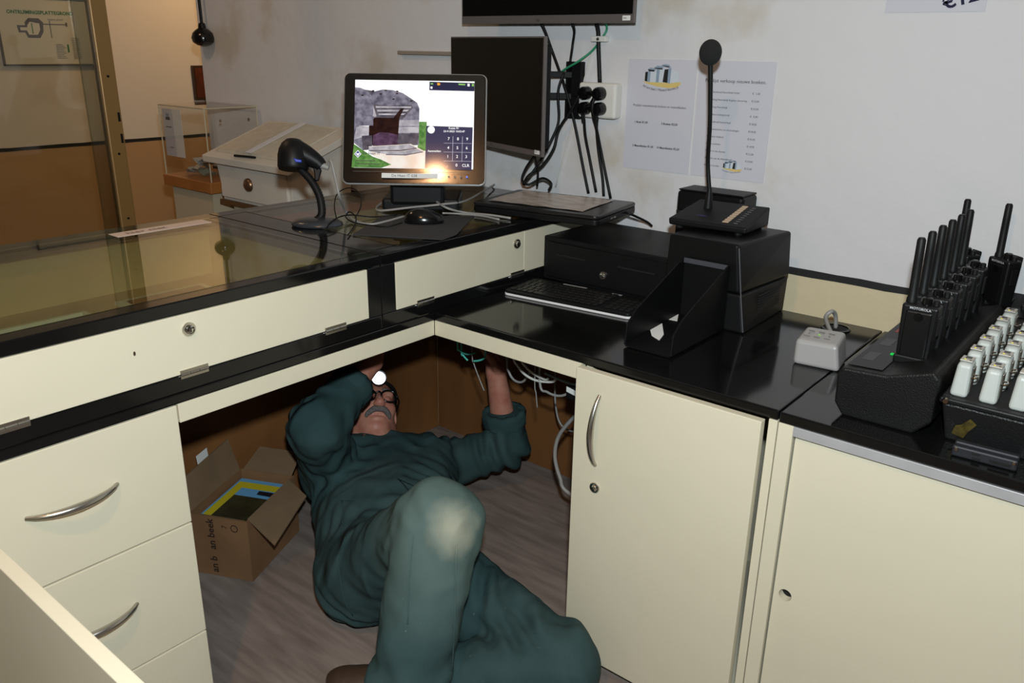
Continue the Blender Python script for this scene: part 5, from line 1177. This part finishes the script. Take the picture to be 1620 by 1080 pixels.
# cuffs, collar, button, pocket
def band(name, c, ax, r, w_, th_, par):
    bm = NB(); c, ax = V(c), V(ax).normalized(); x, y, z = basis(ax); n = 28; R = []
    for q, (h, rr) in enumerate(((-w_, r + th_), (-w_ * .3, r + th_ * 1.5), (.003, r + th_), (.003, r - .008), (-.02, r - .014))):
        R.append([bm.verts.new(c + z * (h + .002 * math.sin(i * 1.7)) + (x * math.cos(2 * math.pi * i / n) + y * math.sin(2 * math.pi * i / n)) * (rr + .0025 * math.sin(i * 2.3 + q))) for i in range(n)])
    for a, b in zip(R, R[1:]):
        for i in range(n): bm.faces.new((a[i], a[(i + 1) % n], b[(i + 1) % n], b[i]))
    return make(name, bm, om, par, 'all')
band('cuff', cuR, sub3(cuR, elR), .052, .045, .006, ov); band('cuff', cuL, sub3(cuL, elL), .058, .045, .008, ov)
for sg in (-1, 1):   # collar points
    c0 = nv(*nk0) + hs * sg * .055 + nv(.02, -.03, .035); d1 = nv(.10, -.07, .02) + hs * sg * .035
    make('collar', prism(NB(), [V(c0), V(c0 + hs * sg * .035 - nv(.04, -.03, 0)), V(c0 + d1 + hs * sg * .02), V(c0 + d1 * .75 - hs * sg * .02)], V(nv(.004, -.003, .006)), .002), om, ov)
b0_, bn_ = near((-.36, .06, .33)); make('button', lathe(NB(), b0_, bn_, [(-.002, .006), (.003, .0055), (.004, .003)], 12), steel, ov, True)

# seams and pocket edges stitched on the cloth
def oncloth(u, v):
    d = FW + RT * ((u - 810) / FPX) - UP * ((v - 540) / FPX); d = np.array(d.normalized()); r = oV - np.array(CAM); t_ = r @ d
    dist = np.linalg.norm(r - t_[:, None] * d, axis=1); ok = np.nonzero(dist < .009)[0]
    i = ok[np.argmin(t_[ok])] if len(ok) else int(np.argmin(dist)); return V(oV[i] + oN[i] * .0008)
for path_ in ([(728, 862), (725, 930), (722, 1000), (720, 1060)], [(540, 789), (560, 787), (596, 786)], [(540, 789), (541, 806), (542, 824)], [(541, 848), (535, 866), (532, 900), (541, 950), (556, 978)], [(648, 850), (642, 920), (640, 985)], [(590, 730), (630, 752), (668, 768)]):
    make('seam', tube(NB(), [oncloth(*q) for q in path_], .0014, n=5, k=4), om, ov, 'all')

# moustache, brows, hair, glasses, headlamp
grh = mat('grey_hair', S(120, 112, 108), .8, var=.4, vscale=160, bump=.8, bscale=500)
bm = NB()
for sg in (-1, 1): tube(bm, [V(hp(0, .094, -.050)), V(hp(sg * .016, .093, -.053)), V(hp(sg * .032, .080, -.062)), V(hp(sg * .036, .072, -.070))], [.0095, .0095, .0075, .004], n=10)
make('moustache', bm, grh, man, 'all')
bm = NB()
for sg in (-1, 1): tube(bm, [V(hp(sg * .012, .083, .024)), V(hp(sg * .030, .080, .029)), V(hp(sg * .048, .064, .022))], [.004, .0048, .003], n=8)
make('eyebrows', bm, grh, man, 'all')
t = bmesh.new(); bmesh.ops.create_uvsphere(t, u_segments=32, v_segments=20, radius=1)
for v in t.verts:
    s_, f, c = v.co.x * .079, v.co.y * .096, v.co.z * .086
    v.co = V(hp(s_, f - .022, c + .036))
kill = [v for v in t.verts if (nv(*v.co) - HC) @ hn > .030 - .25 * ((nv(*v.co) - HC) @ hcr - .03) * (-1) or (nv(*v.co) - HC) @ hcr < -.035]
bmesh.ops.delete(t, geom=kill, context='VERTS'); bm = merge(NB(), t); make('hair', bm, grh, man, 'all')
gl = NB(); n = 24
for sg in (-1, 1):
    ring = [V(hp(sg * .033 + .025 * math.cos(2 * math.pi * i / n), .092 - .10 * abs(.033 + .025 * sg * math.cos(2 * math.pi * i / n)) ** 1 * .35, -.002 + .021 * math.sin(2 * math.pi * i / n))) for i in range(n + 1)]
    tube(gl, ring, .0030, n=8, raw=True)
    tube(gl, [V(hp(sg * .058, .086, .004)), V(hp(sg * .074, .05, .006)), V(hp(sg * .079, -.01, .008)), V(hp(sg * .078, -.04, -.008))], .0026, n=6)
tube(gl, [V(hp(-.009, .094, .004)), V(hp(0, .098, .008)), V(hp(.009, .094, .004))], .0028, n=6)
make('glasses', gl, blackgl, man, 'all')
gln = NB()
for sg in (-1, 1): gln.faces.new([gln.verts.new(V(hp(sg * .033 + .024 * math.cos(2 * math.pi * i / n), .0905 - .035 * abs(.033 + .025 * sg * math.cos(2 * math.pi * i / n)), -.002 + .020 * math.sin(2 * math.pi * i / n)))) for i in range(n)])
make('lenses', gln, glassmat('spectacle_lens', (.95, .95, .95, 1), 1.5), man)
hl = thing('headlamp', 'lit white headlamp on a black band round the forehead of the man', 'headlamp', V(hp(0, .07, .06)))
st_ = NB(); n = 40; R = []
for i in range(n + 1):
    a = 2 * math.pi * i / n; R.append(V(hp(.081 * math.cos(a), -.020 + .098 * math.sin(a), .050 + .012 * math.sin(a))))
tube(st_, R, .0055, n=6, raw=True); make('head_band', st_, blackrb, hl, 'all')
LD = (nv(.60, -.48, .64)); LD /= np.linalg.norm(LD); L0_ = hp(.004, .084, .058)
make('lamp_body', lathe(NB(), V(L0_), V(LD), [(-.012, .012), (-.006, .020), (.020, .024), (.030, .025), (.030, .0225), (.024, .021)], 24), blackpl, hl, True)
make('lens', lathe(NB(), V(L0_ + LD * .0242), V(LD), [(0, .0205), (.002, .019), (.004, .008), (.0042, 0)], 20), emat('lamp_led', (.86, .90, 1.0, 1), 4.0), hl, True)
# boots
bt = mat('brown_leather', S(74, 56, 42), .55, var=.4, vscale=20, bump=.1, bscale=80); sole = mat('dark_sole', S(36, 30, 26), .8)
def boot(heel, toe, up, par):
    heel, toe, up = nv(*heel), nv(*toe), nv(*up); f = toe - heel; L = np.linalg.norm(f); f /= L; up = up - f * (up @ f); up /= np.linalg.norm(up); sd = np.cross(f, up)
    F_ = Field(.02); F_.cone(heel + f * .02 + up * .035, heel + f * .02 + up * .12, .042, .046, .02).cone(heel + up * .035, heel + f * L * .55 + up * .035, .037, .040, .03)
    F_.ell(heel + f * L * .72 + up * .034, (L * .30, .047, .034), np.stack([f, sd, up]), .03)
    P0 = np.minimum(heel, toe) - .10; P1 = np.maximum(heel, toe) + .17
    v_, f_ = F_.mesh(np.arange(P0[0], P1[0], .007), np.arange(P0[1], P1[1], .007), np.arange(P0[2], P1[2], .007))
    hgt = (v_ - heel) @ up; v_ = v_ + up * np.maximum(0, .010 - hgt)[:, None]
    b_ = npmesh('boot', v_, f_, bt, par); bm = NB(); pts = []
    for i in range(24):
        a = 2 * math.pi * i / 24; c = math.cos(a); pts.append(V(heel + f * (L * .5 + L * .535 * c) + sd * (.040 + .010 * c) * math.sin(a) * (1 if abs(c) < .99 else .9)))
    prism(bm, pts, V(up * .016), .002); make('sole', bm, sole, b_)
boot((.395, -.450, .002), (.31, -.70, .002), (0, 0, 1), man)
tb = at(517, 1084, z=.03); boot((tb.x + .205, tb.y + .095, .010), (tb.x, tb.y, .012), (-.15, .30, .9), man)
